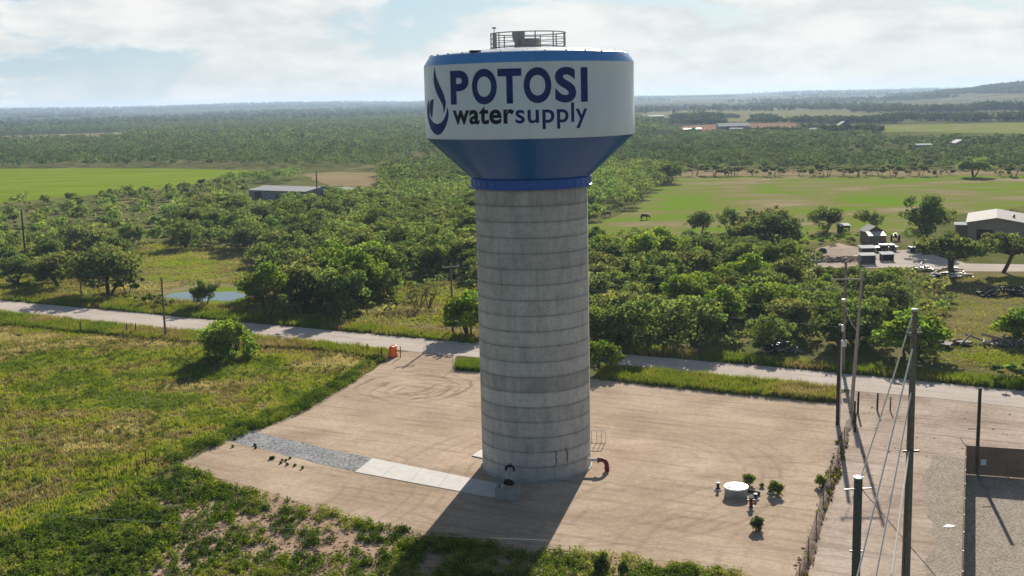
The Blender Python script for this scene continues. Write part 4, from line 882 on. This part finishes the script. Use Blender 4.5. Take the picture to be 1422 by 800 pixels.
T(('b',1),284,428,380,'dark upright tree standing before the pond',.8)
T(('bush',2),838,516,471,'small bright green tree at the right edge of the tower by the road',name='young_tree')
T(('t',1),1322,384,312,'leaning yard tree over the scrap heap',1.1); T(('t',1),1391,379,312,'yard tree with thick bare trunk right of the leaning one',1.05)
T(('t',0),1290,345,262,'tallest dark yard tree left of the beige barn',.9); T(('bush',2),1262,498,432,'bright green low spreading tree by the road at the pole cluster',1.35,name='spreading_tree')
T(('bush',2),1412,474,428,'bright green small tree at the right edge above the logs',1.2,name='young_tree')
T(('n',0),580,427,385,'nearly bare thin tree left of a twin beyond the road'); T(('n',0),594,425,383,'nearly bare thin tree right of its twin beyond the road')
T(('bush',2),654,465,402,'green bush at the left edge of the tower beyond the road',.9,name='roadside_bush',cat='bush')
T(('m',4),932,254,221,'lone round dark tree at the left end of the pasture',1.0); T(('b',1),1352,246,212,'broad dark tree at the far edge of the pasture',1.35)
T(('m',0),1146,322,281,'spreading tree in the pasture left of the animal hut',1.15); T(('m',2),1208,320,285,'spreading tree behind the dark gabled shed',1.1)
T(('m',4),972,327,287,'small dark tree at the left end of the pasture row',.9); T(('m',5),1012,322,284,'dark tree with clear trunk second in the pasture row',.8); T(('g',0),1062,334,272,'grey thin leaved tree in the pasture row',1.1); T(('m',4),1080,340,287,'dense dark tree at the right end of the pasture row',1.1); T(('m',2),1040,342,300,'bushy tree at the middle of the pasture row',1.2)
T(('s',1),1402,532,498,'dark bush close to the road at the right edge',1.2,cat='bush',name='dark_bush')
T(('s',0),1320,275+30,290,'pale scrub tree behind the white roofed lean shed',1.0); T(('s',1),1403,306,288,'small dark tree behind the beige barn roof',1.0)
T(('m',1),150,408,333,'wide low tree with bare lower trunks left of the pond',1.25); T(('m',3),85,398,340,'olive tree with many bare stems left of the wide low tree',1.1); T(('s',2),178,408,378,'small tree at the clearing edge left of the pond',1.0)
for (x,y,ty,l) in ((1040,674,656,'low rounded weed bush behind the white vault'),(1077,687,666,'round dark green bush right of the white vault'),(1051,736,716,'round green bush alone in front of the vault'),(1140,676,658,'small bush at the fence right of the vault'),(1058,677,670,'tiny bush between the vault bushes')):
    T(('bush',1),x,y,ty,l,.85,cat='bush',name='pad_bush')
for (x,y,ty,l) in ((836,800,764,'tall narrow green weed bush at the front edge of the sand'),(866,800,775,'lower weed bush right of the tall narrow one')): T(('bush',1),x,y,ty,l,.55,cat='bush',name='weed_bush')
for (x,y,ty,l) in ((208,424,404,'dark low bush by the fence left of the pond'),(228,428,412,'dark low bush right of another near the roadside pole')): T(('s',1),x,y,ty,l,1.3,cat='bush',name='dark_bush')
for i,x in enumerate((965,990,1008,1020,1046,1072,1084,1112,1130,1148,1172,1190,1205,1222,1240,1262,1278,1300,1318,1388,1408)):
    g=G(x,243.5+(i%3)*.8); h_=2.0+3.8*rt.random()
    plant(('s',i%3),g,h_,rt.random()*6.28,'dark shrub in the sparse row along the far fence of the pasture','shrubs along the far pasture fence','shrub',1.25)
EXCL=[(346,277,16),(385,272,12),(420,272,9),(1376,335,10),(1218,338,4),(1205,360,4),(1232,356,4),(1280,345,3),(1330,330,4)]
EXW=[(G(x,y)[0],G(x,y)[1],r) for x,y,r in EXCL]
def scatter(poly,spacing,seed,tries=25,existing=()):
    rng=np.random.default_rng(seed); W=np.array([G(x,y)[:2] for x,y in poly]); mn,mx=W.min(0),W.max(0); cell=spacing; grid={}
    n=int((mx-mn).prod()/(spacing*spacing)*6)+50; P=mn+(mx-mn)*rng.random((n,2)); P=P[inpoly(P,W)]
    out=[]
    for p in P:
        k=(int(p[0]//cell),int(p[1]//cell)); ok=True
        for dx in (-1,0,1):
            for dy in (-1,0,1):
                for q in grid.get((k[0]+dx,k[1]+dy),()):
                    if (q[0]-p[0])**2+(q[1]-p[1])**2<spacing*spacing: ok=False
        if ok: grid.setdefault(k,[]).append(p); out.append(p)
    return np.array(out).reshape(-1,2)
ZONES=[ # polygon, spacing, height range, kinds, label, group
 ([(0,396),(-80,392),(-80,345),(60,345),(215,342),(215,366),(165,385),(110,388),(60,398)],5.6,(5.2,7.4),('m',),'mesquite tree in the loose grove at the left beyond the road','mesquites in the left grove'),
 ([(395,436),(392,402),(470,390),(600,392),(606,408),(570,428),(470,440)],5.2,(7.4,9.4),('b','m'),'tall leafy tree in the bright row beyond the road left of the tower','leafy row beyond the road'),
 ([(250,345),(240,300),(350,286),(470,284),(760,268),(760,420),(640,400),(600,385),(420,385),(330,362)],5.5,(4.2,7.6),('m',),'mesquite tree in the dense thicket left of and behind the tower','mesquites in the left thicket'),
 ([(-60,345),(-60,290),(120,278),(240,262),(345,250),(345,285),(250,300),(230,335)],8.2,(2.6,4.6),('s','m'),'low scrub tree on the dry ground before the green crop field','scrub before the crop field'),
 ([(345,250),(420,247),(540,242),(760,232),(760,268),(470,284),(350,286)],6.2,(4.0,6.0),('m','s'),'mesquite tree around the long metal shed','trees around the metal shed'),
 ([(760,487),(760,330),(930,338),(1000,347),(1120,354),(1128,380),(1250,378),(1300,395),(1322,415),(1285,465),(1200,493),(1100,490),(1000,485)],5.6,(4.6,8.4),('m','b','m'),'mesquite tree in the dense thicket right of the tower beyond the road','mesquites in the right thicket'),
 ([(780,310),(780,236),(905,236),(935,246),(890,282),(845,308)],5.6,(4.6,6.4),('m',),'tree on the wooded slope right of the tank above the cows','trees above the cows'),
 ([(950,337),(1100,330),(1115,344),(960,350)],4.6,(2.6,4.8),('s','m'),'low bushy tree crowding the pasture row before the sheds','bushy trees of the pasture row'),
 ([(1400,420),(1440,400),(1500,400),(1500,440),(1430,450)],6,(5,7),('m',),'tree at the right edge of the yard','trees right of the yard'),
]
CLEAR=[(1120,314,1302,366),(1296,380,1440,424),(1335,452,1440,482),(342,254,374,275),(342,254,442,266),(28,292,44,350),(106,350,122,408),(182,352,332,424),(845,294,950,312),(425,241,522,259),(1342,290,1440,318),(556,385,640,462),(945,290,1100,318)]
def blocks(p,h):
    b=proj(np.array([[p[0],p[1],0],[p[0],p[1],h]])); d=math.hypot(p[0],p[1]+CD); hw=h*.45*FPX/d
    for (x0,y0,x1,y1) in CLEAR:
        if b[0,0]+hw>x0 and b[0,0]-hw<x1 and b[1,1]<y1-3 and b[0,1]>y0: return True
    return False
cand=[]
tan_ex=GP([(425,241),(525,239),(528,258),(500,265),(465,264)]); pond_ex=GP([(180,400),(180,368),(230,350),(330,346),(345,360),(300,392),(250,402)]); yard_ex=GP([(1115,374),(1130,340),(1300,338),(1340,368),(1340,380),(1240,380)])
for zi,(poly,sp,hr,kinds,lab,grp) in enumerate(ZONES):
    P=scatter(poly,sp,50+zi)
    keep=~inpoly(P,[tuple(p) for p in tan_ex])&~inpoly(P,[tuple(p) for p in pond_ex])&~inpoly(P,[tuple(p) for p in yard_ex])
    P=P[keep]
    for p in P:
        if any((p[0]-e[0])**2+(p[1]-e[1])**2<e[2]**2 for e in EXW): continue
        if any((p[0]-e[0])**2+(p[1]-e[1])**2<(e[2])**2 for e in TREES): continue
        h=hr[0]+(hr[1]-hr[0])*rt.random()
        if blocks(p,h):
            h*=.6
            if blocks(p,h): continue
        k=rt.choice(kinds); key=(k,rt.randrange({'m':6,'b':3,'s':3}[k]))
        cand.append((math.hypot(p[0],p[1]+CD),p,h,key,lab,grp))
cand.sort(key=lambda c:c[0]/c[2])
NIND=255
for c in cand[:NIND]: plant(c[3],c[1],c[2],rt.random()*6.28,c[4],c[5],sx=.85+.35*rt.random())
rest=cand[NIND:]
print('mid trees',len(cand))
# far woodland: one object of many leaf clumps
def far_tree_batch(P,Hs,nq,ls,c0,seed,cv=.3,zof=None):
    rng=np.random.default_rng(seed); n=len(P); 
    if n==0: return np.zeros((0,3)),np.zeros((0,4),int),np.zeros((0,3))
    R=Hs*(.50+.2*rng.random(n)); idx=np.repeat(np.arange(n),nq); m=len(idx)
    # several lobes per crown
    nb=5; lob=rng.normal(size=(n,nb,3))*np.array([.42,.42,.16]); l=rng.integers(0,nb,m)
    d=rng.normal(size=(m,3)); d/=np.linalg.norm(d,axis=1,keepdims=True); rr=(.6+.4*rng.random(m))[:,None]
    loc=lob[idx,l]*R[idx][:,None]+d*rr*R[idx][:,None]*np.array([.62,.62,.42])
    C=np.stack([P[idx,0]+loc[:,0],P[idx,1]+loc[:,1],np.maximum(.25,Hs[idx]*.60+loc[:,2])],-1)
    if zof is not None: C[:,2]+=zof[idx]
    V,Q=cards(C,ls[idx] if hasattr(ls,'__len__') else np.full(m,ls),rng,d*.8,.5)
    tone=(1+cv*(rng.random(n)-.5)*1.5)[idx]*(1+.4*(rng.random(m)-.5)); pt=fbm(P[:,0],P[:,1],70,5,3)[idx]; tone=tone*(.72+.56*pt); base=np.array(c0)[None,:]*tone[:,None]; base[:,0]*=1+.3*(rng.random(n)[idx]-.5)
    return V,Q,base
def merge(parts):
    V=[];Q=[];C=[];o=0
    for v,q,c in parts:
        V.append(v);Q.append(q+o);C.append(c);o+=len(v)
    return np.concatenate(V),np.concatenate(Q),np.concatenate(C)
parts=[]
if rest:
    P=np.array([c[1] for c in rest]); H=np.array([c[2] for c in rest]); parts.append(far_tree_batch(P,H,260,.34,GREEN,71))
for (poly,sp,hr,sd) in (([(250,352),(240,300),(350,286),(470,284),(760,268),(760,420),(640,400),(600,392),(420,392),(330,366)],2.6,(1.0,2.6),81),([(760,487),(760,330),(930,340),(1000,349),(1120,358),(1128,384),(1250,384),(1300,400),(1322,420),(1285,465),(1200,496),(1100,494),(1000,488)],2.8,(1.0,2.8),82),([(395,440),(392,402),(470,390),(600,392),(606,408),(540,438),(470,446)],2.6,(.8,2.2),83),([(0,396),(-80,392),(-80,345),(60,345),(200,342),(165,385),(110,388),(60,398)],3.4,(.7,2.0),84),([(945,340),(1105,334),(1120,346),(960,352)],2.6,(1.0,2.6),85),([(1115,332),(1165,326),(1200,330),(1200,338),(1150,342)],3.2,(.8,1.8),86),([(0,345),(0,285),(120,278),(240,262),(345,256),(345,285),(250,300),(230,335)],5.0,(.7,2.0),87)):
    P=scatter(poly,sp,sd); P=P[~inpoly(P,[tuple(p) for p in pond_ex])&~inpoly(P,[tuple(p) for p in yard_ex])]
    H=hr[0]+(hr[1]-hr[0])*np.random.default_rng(sd).random(len(P)); P=P[H>0]; parts.append(far_tree_batch(P,H,70,.24,OLIVE,sd,.5))
FW=[([(-140,236),(-140,180),(60,174),(300,168),(600,160),(760,158),(880,162),(930,176),(900,190),(800,232),(600,236),(420,234),(200,231)],7.2,(4.2,7.8),0),
    ([(520,262),(540,236),(620,232),(800,228),(800,240),(760,262)],6.8,(4.0,6.8),0),
    ([(780,240),(780,185),(905,184),(960,186),(1100,186),(1250,189),(1422,190),(1560,190),(1560,238),(1422,237),(1240,236),(1080,236),(950,237),(920,244)],5.9,(2.8,5.2),1)]
farn=0
rngf=np.random.default_rng(8)
for zi,(poly,sp,hr,_) in enumerate(FW):
    P=scatter(poly,sp,90+zi); dist=np.hypot(P[:,0],P[:,1]+CD)
    dens=fbm(P[:,0],P[:,1],60,40+zi); dens=.6*dens+.4*fbm(P[:,0],P[:,1],160,47+zi,3); keep=dens>(.31 if zi<2 else .35); keep&=~((dist>900)&(rngf.random(len(P))<.35))
    cl=inpoly(P,[tuple(p) for p in GP([(-60,198),(-20,188),(70,185),(190,183),(200,188),(120,195)])]); keep&=~cl
    for (bx,by,rr) in ((1335,206,9),(1283,208,9),(1350,207,10),(1170,183,12)):
        g=G(bx,by); keep&=((P[:,0]-g[0])**2+(P[:,1]-g[1]+6)**2)>rr*rr
    P=P[keep]; dist=dist[keep]; H=hr[0]+(hr[1]-hr[0])*rngf.random(len(P)); H*=np.where(dist>900,1.15,1)
    for lo,hi,nq,ls in ((0,620,120,.42),(620,900,60,.62),(900,4000,26,1.05)):
        s=(dist>=lo)&(dist<hi); farn+=s.sum(); parts.append(far_tree_batch(P[s],H[s],nq,ls,(.074,.110,.052),100+zi*7+lo,.45))
# distant hedgerows and tree lines
def line_trees(px0,px1,py,spacing,h,seed,jy=10,keep=1.0,dist=None):
    rng=np.random.default_rng(seed); out=[]
    for x in np.arange(px0,px1,1.0):
        if vnoise(np.array([x]),np.array([0.]),14,seed)[0]>keep: continue
        y=py(x) if callable(py) else py
        g=G(x,y)
        for k in range(2): out.append((g[0]+rng.normal()*spacing,g[1]+rng.normal()*jy))
    P=np.array(out); return P,h*(.7+.6*rng.random(len(P)))
for i,(x0,x1,y,sp,h,kp) in enumerate(((885,1000,172,4,6,.6),(1040,1240,170.5,5,6,.75),(1240,1560,168,5,7,.7),(1120,1190,154,6,11,.9),(1190,1340,157,6,10,.95),(1345,1560,156,6,12,.95),(880,1100,164,6,5,.35),(-60,300,172,6,7,.75),(-60,560,163,8,6,.6),(200,600,157,10,7,.7),(940,1000,168,5,9,.95),(1080,1250,150,12,7,.45),(1130,1140,182,3,5,1),(1150,1162,184,3,5,1),(1194,1215,184,3,5,.9),(1050,1104,186,3,4,.9))):
    P,H=line_trees(x0,x1,y,sp,h,200+i,12,kp); parts.append(far_tree_batch(P,H,20,1.5,(.036,.056,.030),300+i,.4))
# wooded hill at the right and far hills: scattered trees following the land
def hill_trees(n,az0,az1,r0,r1,h,seed,thr):
    rng=np.random.default_rng(seed); az=R_(1)*(az0+(az1-az0)*rng.random(n)); r=r0+(r1-r0)*rng.random(n); x=r*np.sin(az); y=r*np.cos(az)-CD
    k=fbm(x,y*.35,500,seed)>thr+np.where((np.degrees(az)>4)&(r<4800)&(seed==402),.16,0); x,y=x[k],y[k]; z=terrain(x,y); return np.stack([x,y],-1),h*(.7+.6*rng.random(len(x))),z
P,H,Z=hill_trees(7000,17,31,2900,4300,9,400,.40); parts.append(far_tree_batch(P,H,9,3.2,(.034,.050,.030),401,.3,Z))
P,H,Z=hill_trees(14000,-30,31,2000,8200,8,402,.44); parts.append(far_tree_batch(P,H,5,4.5,(.034,.050,.030),403,.3,Z))
P,H,Z=hill_trees(16000,15,33,2800,4300,8,404,.30); k=Z>17; parts.append(far_tree_batch(P[k],H[k],8,3.4,(.030,.046,.030),405,.3,Z[k]))
V,Q,C=merge(parts); print('woodland quads',len(Q),'far trees',farn)
me=bigmesh('far_woodland',V,Q,C,LEAF); o=bpy.data.objects.new('far_woodland',me); link(o); tag(o,'dark green mesquite woodland spreading to the horizon','woodland',kind='stuff')
# ------------------------------------------------------------------ grass
def tufts(P,h,nb,w,colors,seed,lean=.45):
    rng=np.random.default_rng(seed); n=len(P); idx=np.repeat(np.arange(n),nb); m=len(idx)
    b=np.stack([P[idx,0]+rng.normal(size=m)*.09,P[idx,1]+rng.normal(size=m)*.09,np.full(m,-.01)],-1)
    hh=h[idx]*(.55+.7*rng.random(m)); a=rng.random(m)*2*np.pi; L=lean*hh*rng.random(m)
    tip=b+np.stack([np.cos(a)*L,np.sin(a)*L,hh],-1); a2=rng.random(m)*2*np.pi; ww=w*(.6+.8*rng.random(m)); s=np.stack([np.cos(a2)*ww,np.sin(a2)*ww,0*ww],-1)
    V=np.stack([b-s,b+s,tip],1).reshape(-1,3); Q=np.arange(m*3).reshape(m,3); c=colors[idx]*(1+.4*(rng.random(m)-.5))[:,None]
    return V,Q,c
def randin(poly,dens,seed,world=False):
    W=np.array(poly if world else [G(x,y)[:2] for x,y in poly]); mn,mx=W.min(0),W.max(0); rng=np.random.default_rng(seed); n=int((mx-mn).prod()*dens); P=mn+(mx-mn)*rng.random((n,2)); return P[inpoly(P,W)]
def palette(v,stops):
    v=np.clip(v,0,1); xs=[s[0] for s in stops]; return np.stack([np.interp(v,xs,[s[1][k] for s in stops]) for k in range(3)],-1)
GP_F=[(0,(.13,.19,.026)),(.22,(.25,.30,.038)),(.42,(.32,.325,.085)),(.57,(.27,.245,.11)),(.70,(.225,.18,.12)),(.82,(.28,.23,.15)),(.93,(.38,.335,.20)),(1,(.44,.38,.25))]
field=[(-80,425),(0,436),(150,453),(300,467),(430,477),(545,491),(525,506),(490,530),(420,572),(325,608),(243,641),(225,652),(160,700),(70,735),(-20,765),(-80,800),(-200,900),(-200,500)]
P=randin(field,13,1); n1_=fbm(P[:,0],P[:,1]*1.3,7.5,1); n2_=fbm(P[:,0],P[:,1],2.6,9); n3_=fbm(P[:,0],P[:,1],.9,19,2); v_=(n1_-.5)*2.2+(n2_-.5)*1.2+(n3_-.5)*.45+.40
g0=G(30,475); v_+=.5*np.exp(-(((P[:,0]-g0[0])/17)**2+((P[:,1]-g0[1])/8)**2))   # dry brown corner
hgt=.15+.30*fbm(P[:,0],P[:,1],4,13)
k=(n2_>.0); fieldparts=[tufts(P[k],hgt[k],5,.045,palette(v_,GP_F)[k],3,.7)]
V,Q,C=merge(fieldparts); me=bigmesh('field_grass',V,Q,C,GRASS); o=bpy.data.objects.new('field_grass',me); link(o); tag(o,'patchy green and dry brown grass covering the near left field','grass',kind='stuff')
print('field tris',len(Q))
# tall roadside grass strips
rp=[]
GP_R=[(0,(.12,.18,.024)),(.4,(.20,.235,.04)),(.62,(.25,.24,.085)),(.8,(.22,.18,.11)),(1,(.30,.25,.15))]
strips=[([(-80,422),(0,435),(150,451),(300,465),(430,475),(540,488),(535,500),(430,486),(300,480),(150,466),(0,452),(-80,442)],16,.75,.45),
        ([(-80,396),(0,404),(150,416),(300,432),(430,445),(560,458),(660,470),(660,478),(560,468),(430,455.5),(300,444.5),(150,430.5),(0,417),(-80,407)],14,.7,.25),
        ([(832,512),(900,515),(1000,525),(1162,541),(1166,560),(1080,553),(1000,545.5),(900,535),(832,527)],26,.75,.50),
        ([(634,503),(668,503),(668,517),(634,515)],26,.7,.1),
        ([(820,478),(900,484),(1000,494),(1160,508),(1300,520),(1440,533),(1440,545),(1300,531),(1160,517.5),(1000,503),(880,493),(820,489)],16,.8,.35)]
for i,(poly,dn,h,off) in enumerate(strips):
    P=randin(poly,dn,20+i); vv=(fbm(P[:,0],P[:,1],5,30+i)-.5)*2+off; rp.append(tufts(P,h*(.55+.7*fbm(P[:,0],P[:,1],2.2,33+i)),6,.055,palette(vv,GP_R),40+i,.5))
P=randin([(215,420),(235,419),(262,421.5),(290,425),(330,423),(345,418),(352,428),(330,437),(290,433),(230,428)],7,76); rp.append(tufts(P,.5+.7*fbm(P[:,0],P[:,1],2,77),7,.06,palette((fbm(P[:,0],P[:,1],3,78)-.5)*2+.5,GP_R),79,.4))
V,Q,C=merge(rp); me=bigmesh('roadside_grass',V,Q,C,GRASS); o=bpy.data.objects.new('roadside_grass',me); link(o); tag(o,'tall grass growing in strips along both sides of the road','grass',kind='stuff')
# open ground beyond the road: short dry grass
P=randin([(-80,410),(-80,340),(200,338),(350,345),(600,390),(760,400),(760,485),(560,462),(300,436),(150,420)],3.0,60); P=P[~inpoly(P,[tuple(q) for q in GP([(218,409),(260,396),(300,394),(338,396),(350,412),(332,426),(290,427),(238,424)])])]; vv=(fbm(P[:,0],P[:,1],9,61)-.5)*2+.6; sp_=[tufts(P,.2+.3*fbm(P[:,0],P[:,1],4,62),5,.07,palette(vv,GP_F),63,.6)]
P=randin([(1270,500),(1280,390),(1440,380),(1480,520),(1430,530)],4.0,64); vv=(fbm(P[:,0],P[:,1],9,65)-.5)*1.6+.55; sp_.append(tufts(P,.12+.2*fbm(P[:,0],P[:,1],4,66),5,.06,palette(vv,GP_F),67,.6))
P=randin([(1330,492),(1440,486),(1440,512),(1360,510)],12,68); sp_.append(tufts(P,.25+0*P[:,0],5,.06,palette(.15+0*P[:,0],GP_F),69,.6))
P=randin([(1182,588),(1176,625),(1162,670),(1148,710),(1138,745),(1124,800),(1112,830),(1100,830),(1116,780),(1134,715),(1148,660),(1164,610)],9,73); vv=fbm(P[:,0],P[:,1],2,74); sp_.append(tufts(P[vv>.42],.1+.35*vv[vv>.42],6,.05,palette(vv[vv>.42],[(0,(.05,.036,.024)),(.6,(.10,.072,.045)),(1,(.17,.125,.08))]),75,.9))  # dry brush at the pad's edge, browned dark as part of its shadow line
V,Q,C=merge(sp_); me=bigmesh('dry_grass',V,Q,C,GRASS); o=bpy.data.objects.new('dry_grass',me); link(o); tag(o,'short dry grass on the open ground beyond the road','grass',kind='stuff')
# leafy weeds in the foreground
def weeds(P,h,nl,ls,colors,seed):
    rng=np.random.default_rng(seed); n=len(P); idx=np.repeat(np.arange(n),nl); m=len(idx)
    d=rng.normal(size=(m,3)); d/=np.linalg.norm(d,axis=1,keepdims=True); d[:,2]=np.abs(d[:,2]); r=rng.random(m)**.5
    C=np.stack([P[idx,0],P[idx,1],.05+0*r],-1)+d*(r*h[idx])[:,None]*np.array([.75,.75,1.0])
    V,Q=cards(C,np.full(m,ls),rng,d*.4,.7); return V,Q,colors[idx]*(1+.5*(rng.random(m)-.5))[:,None]
WP=[(0,(.06,.105,.022)),(.4,(.105,.17,.026)),(.7,(.18,.24,.03)),(1,(.30,.31,.10))]
wp=[]
def weedzone(poly,dens,seed,thr,h,off=.0,nsc=3.5,ls=.062,nl=64):
    P=randin(poly,dens,seed); a=fbm(P[:,0],P[:,1],nsc,seed+1); P=P[a>thr]; vv=(fbm(P[:,0],P[:,1],2.0,seed+2)-.5)*2.2+.4+off; hh=h*(.5+.9*fbm(P[:,0],P[:,1],1.8,seed+3)); wp.append(weeds(P,hh,nl,ls,palette(vv,WP),seed+4))
weedzone([(-60,830),(-60,770),(60,730),(150,705),(215,655),(255,645),(300,664),(320,690),(250,720),(240,770),(190,830)],4.6,70,.27,.5,.05,2.6,.08,38)
weedzone([(230,830),(235,700),(300,670),(380,690),(440,706),(520,728),(600,742),(680,760),(780,775),(900,790),(1000,800),(1040,830)],4.2,80,.42,.5,.05,2.2)
weedzone([(540,830),(548,760),(600,748),(680,760),(770,766),(860,775),(940,785),(1030,800),(1040,830)],6,90,.36,.6,.25,3.0)
weedzone([(545,490),(525,508),(490,531),(420,573),(325,610),(243,644),(225,640),(310,600),(400,565),(475,525),(510,502),(530,488)],6.0,100,.34,.75,-.1,3.0)
weedzone([(300,590),(420,540),(520,500),(300,480),(0,470),(-60,560),(-60,700),(150,680)],.6,110,.45,.5,-.05,6)
weedzone([(1166,600),(1178,590),(1172,650),(1150,700),(1136,740),(1118,800),(1108,800),(1130,720),(1150,650)],1.6,120,.45,.3,.2,3)
weedzone([(832,520),(1000,535),(1160,550),(1165,562),(1000,546),(832,529)],2.0,130,.4,.6,.1,4)
weedzone([(318,612),(335,608),(420,640),(425,655),(380,655),(320,628)],.5,140,.3,.22,-.3,3)
V,Q,C=merge(wp); me=bigmesh('weeds',V,Q,C,GRASS); o=bpy.data.objects.new('weeds',me); link(o); tag(o,'leafy green weeds growing over rough soil in the foreground','weeds',kind='stuff')
print('weed quads',len(Q))
# clods and rough dirt in the foreground soil and along the fence
def clods(poly,dens,seed,s):
    P=randin(poly,dens,seed); rng=np.random.default_rng(seed); n=len(P); sz=s*(.4+1.2*rng.random(n)**2)
    o8=np.array([[1,0,0],[-1,0,0],[0,1,0],[0,-1,0],[0,0,1],[0,0,-.4]]); f8=np.array([[0,2,4],[2,1,4],[1,3,4],[3,0,4],[2,0,5],[1,2,5],[3,1,5],[0,3,5]])
    V=(np.concatenate([P,np.zeros((n,1))],1)[:,None,:]+o8[None]*sz[:,None,None]*np.array([1,1,.6])*(.7+.6*rng.random((n,6,1)))).reshape(-1,3)
    F=(np.arange(n)[:,None,None]*6+f8[None]).reshape(-1,3); c=palette(rng.random(n),[(0,(.27,.185,.125)),(1,(.43,.32,.235))]); return V,F,np.repeat(c,8,0)
cl=[clods([(300,664),(240,665),(225,700),(240,760),(180,830),(560,860),(780,845),(1060,840),(860,772),(600,742),(480,718),(380,688)],7,170,.13),clods([(1178,590),(1172,650),(1150,700),(1136,740),(1118,800),(1104,830),(1098,800),(1128,720),(1148,650),(1165,600)],5,171,.15),clods([(1190,556),(1422,570),(1440,640),(1340,640),(1200,700)],.5,172,.1)]
V,Q,C=merge(cl); me=bigmesh('dirt_clods',V,Q,C,leafmat('soil_clods',0,0)); o=bpy.data.objects.new('dirt_clods',me); link(o); tag(o,'loose dirt clods strewn over the rough soil in the foreground','clods',kind='stuff')
# dirt ridge between pad and lot, coloured dark in place of a shadow line
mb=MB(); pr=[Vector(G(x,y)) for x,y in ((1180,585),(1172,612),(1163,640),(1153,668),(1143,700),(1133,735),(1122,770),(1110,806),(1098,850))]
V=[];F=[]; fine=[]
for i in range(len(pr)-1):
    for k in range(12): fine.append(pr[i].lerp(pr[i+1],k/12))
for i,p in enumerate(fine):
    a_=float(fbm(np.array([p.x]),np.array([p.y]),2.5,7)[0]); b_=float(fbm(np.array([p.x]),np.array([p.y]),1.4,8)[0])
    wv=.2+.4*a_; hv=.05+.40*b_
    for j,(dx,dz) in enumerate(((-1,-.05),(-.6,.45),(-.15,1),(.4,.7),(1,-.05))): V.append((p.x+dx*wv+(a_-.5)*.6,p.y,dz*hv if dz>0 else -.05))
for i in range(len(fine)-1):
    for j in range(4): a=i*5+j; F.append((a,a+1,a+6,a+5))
o=mb.add(V,F).build('shadow_line_bank',simple('shadow_line_soil',(.15,.095,.06),.95,0,.45,2,.4),smooth=True); tag(o,kind='structure')
# ------------------------------------------------------------------ haze
def haze(density):
    m,t,o=newmat('haze_air'); v=N(t,'ShaderNodeVolumePrincipled'); v.inputs['Color'].default_value=(.58,.76,1,1); v.inputs['Density'].default_value=density; v.inputs['Anisotropy'].default_value=.2
    t.links.new(v.outputs[0],o.inputs['Volume'])
    b=MB().box((0,0,35),(25000,25000,72)).build('haze',m); tag(b,kind='stuff')
haze(1.15e-4)
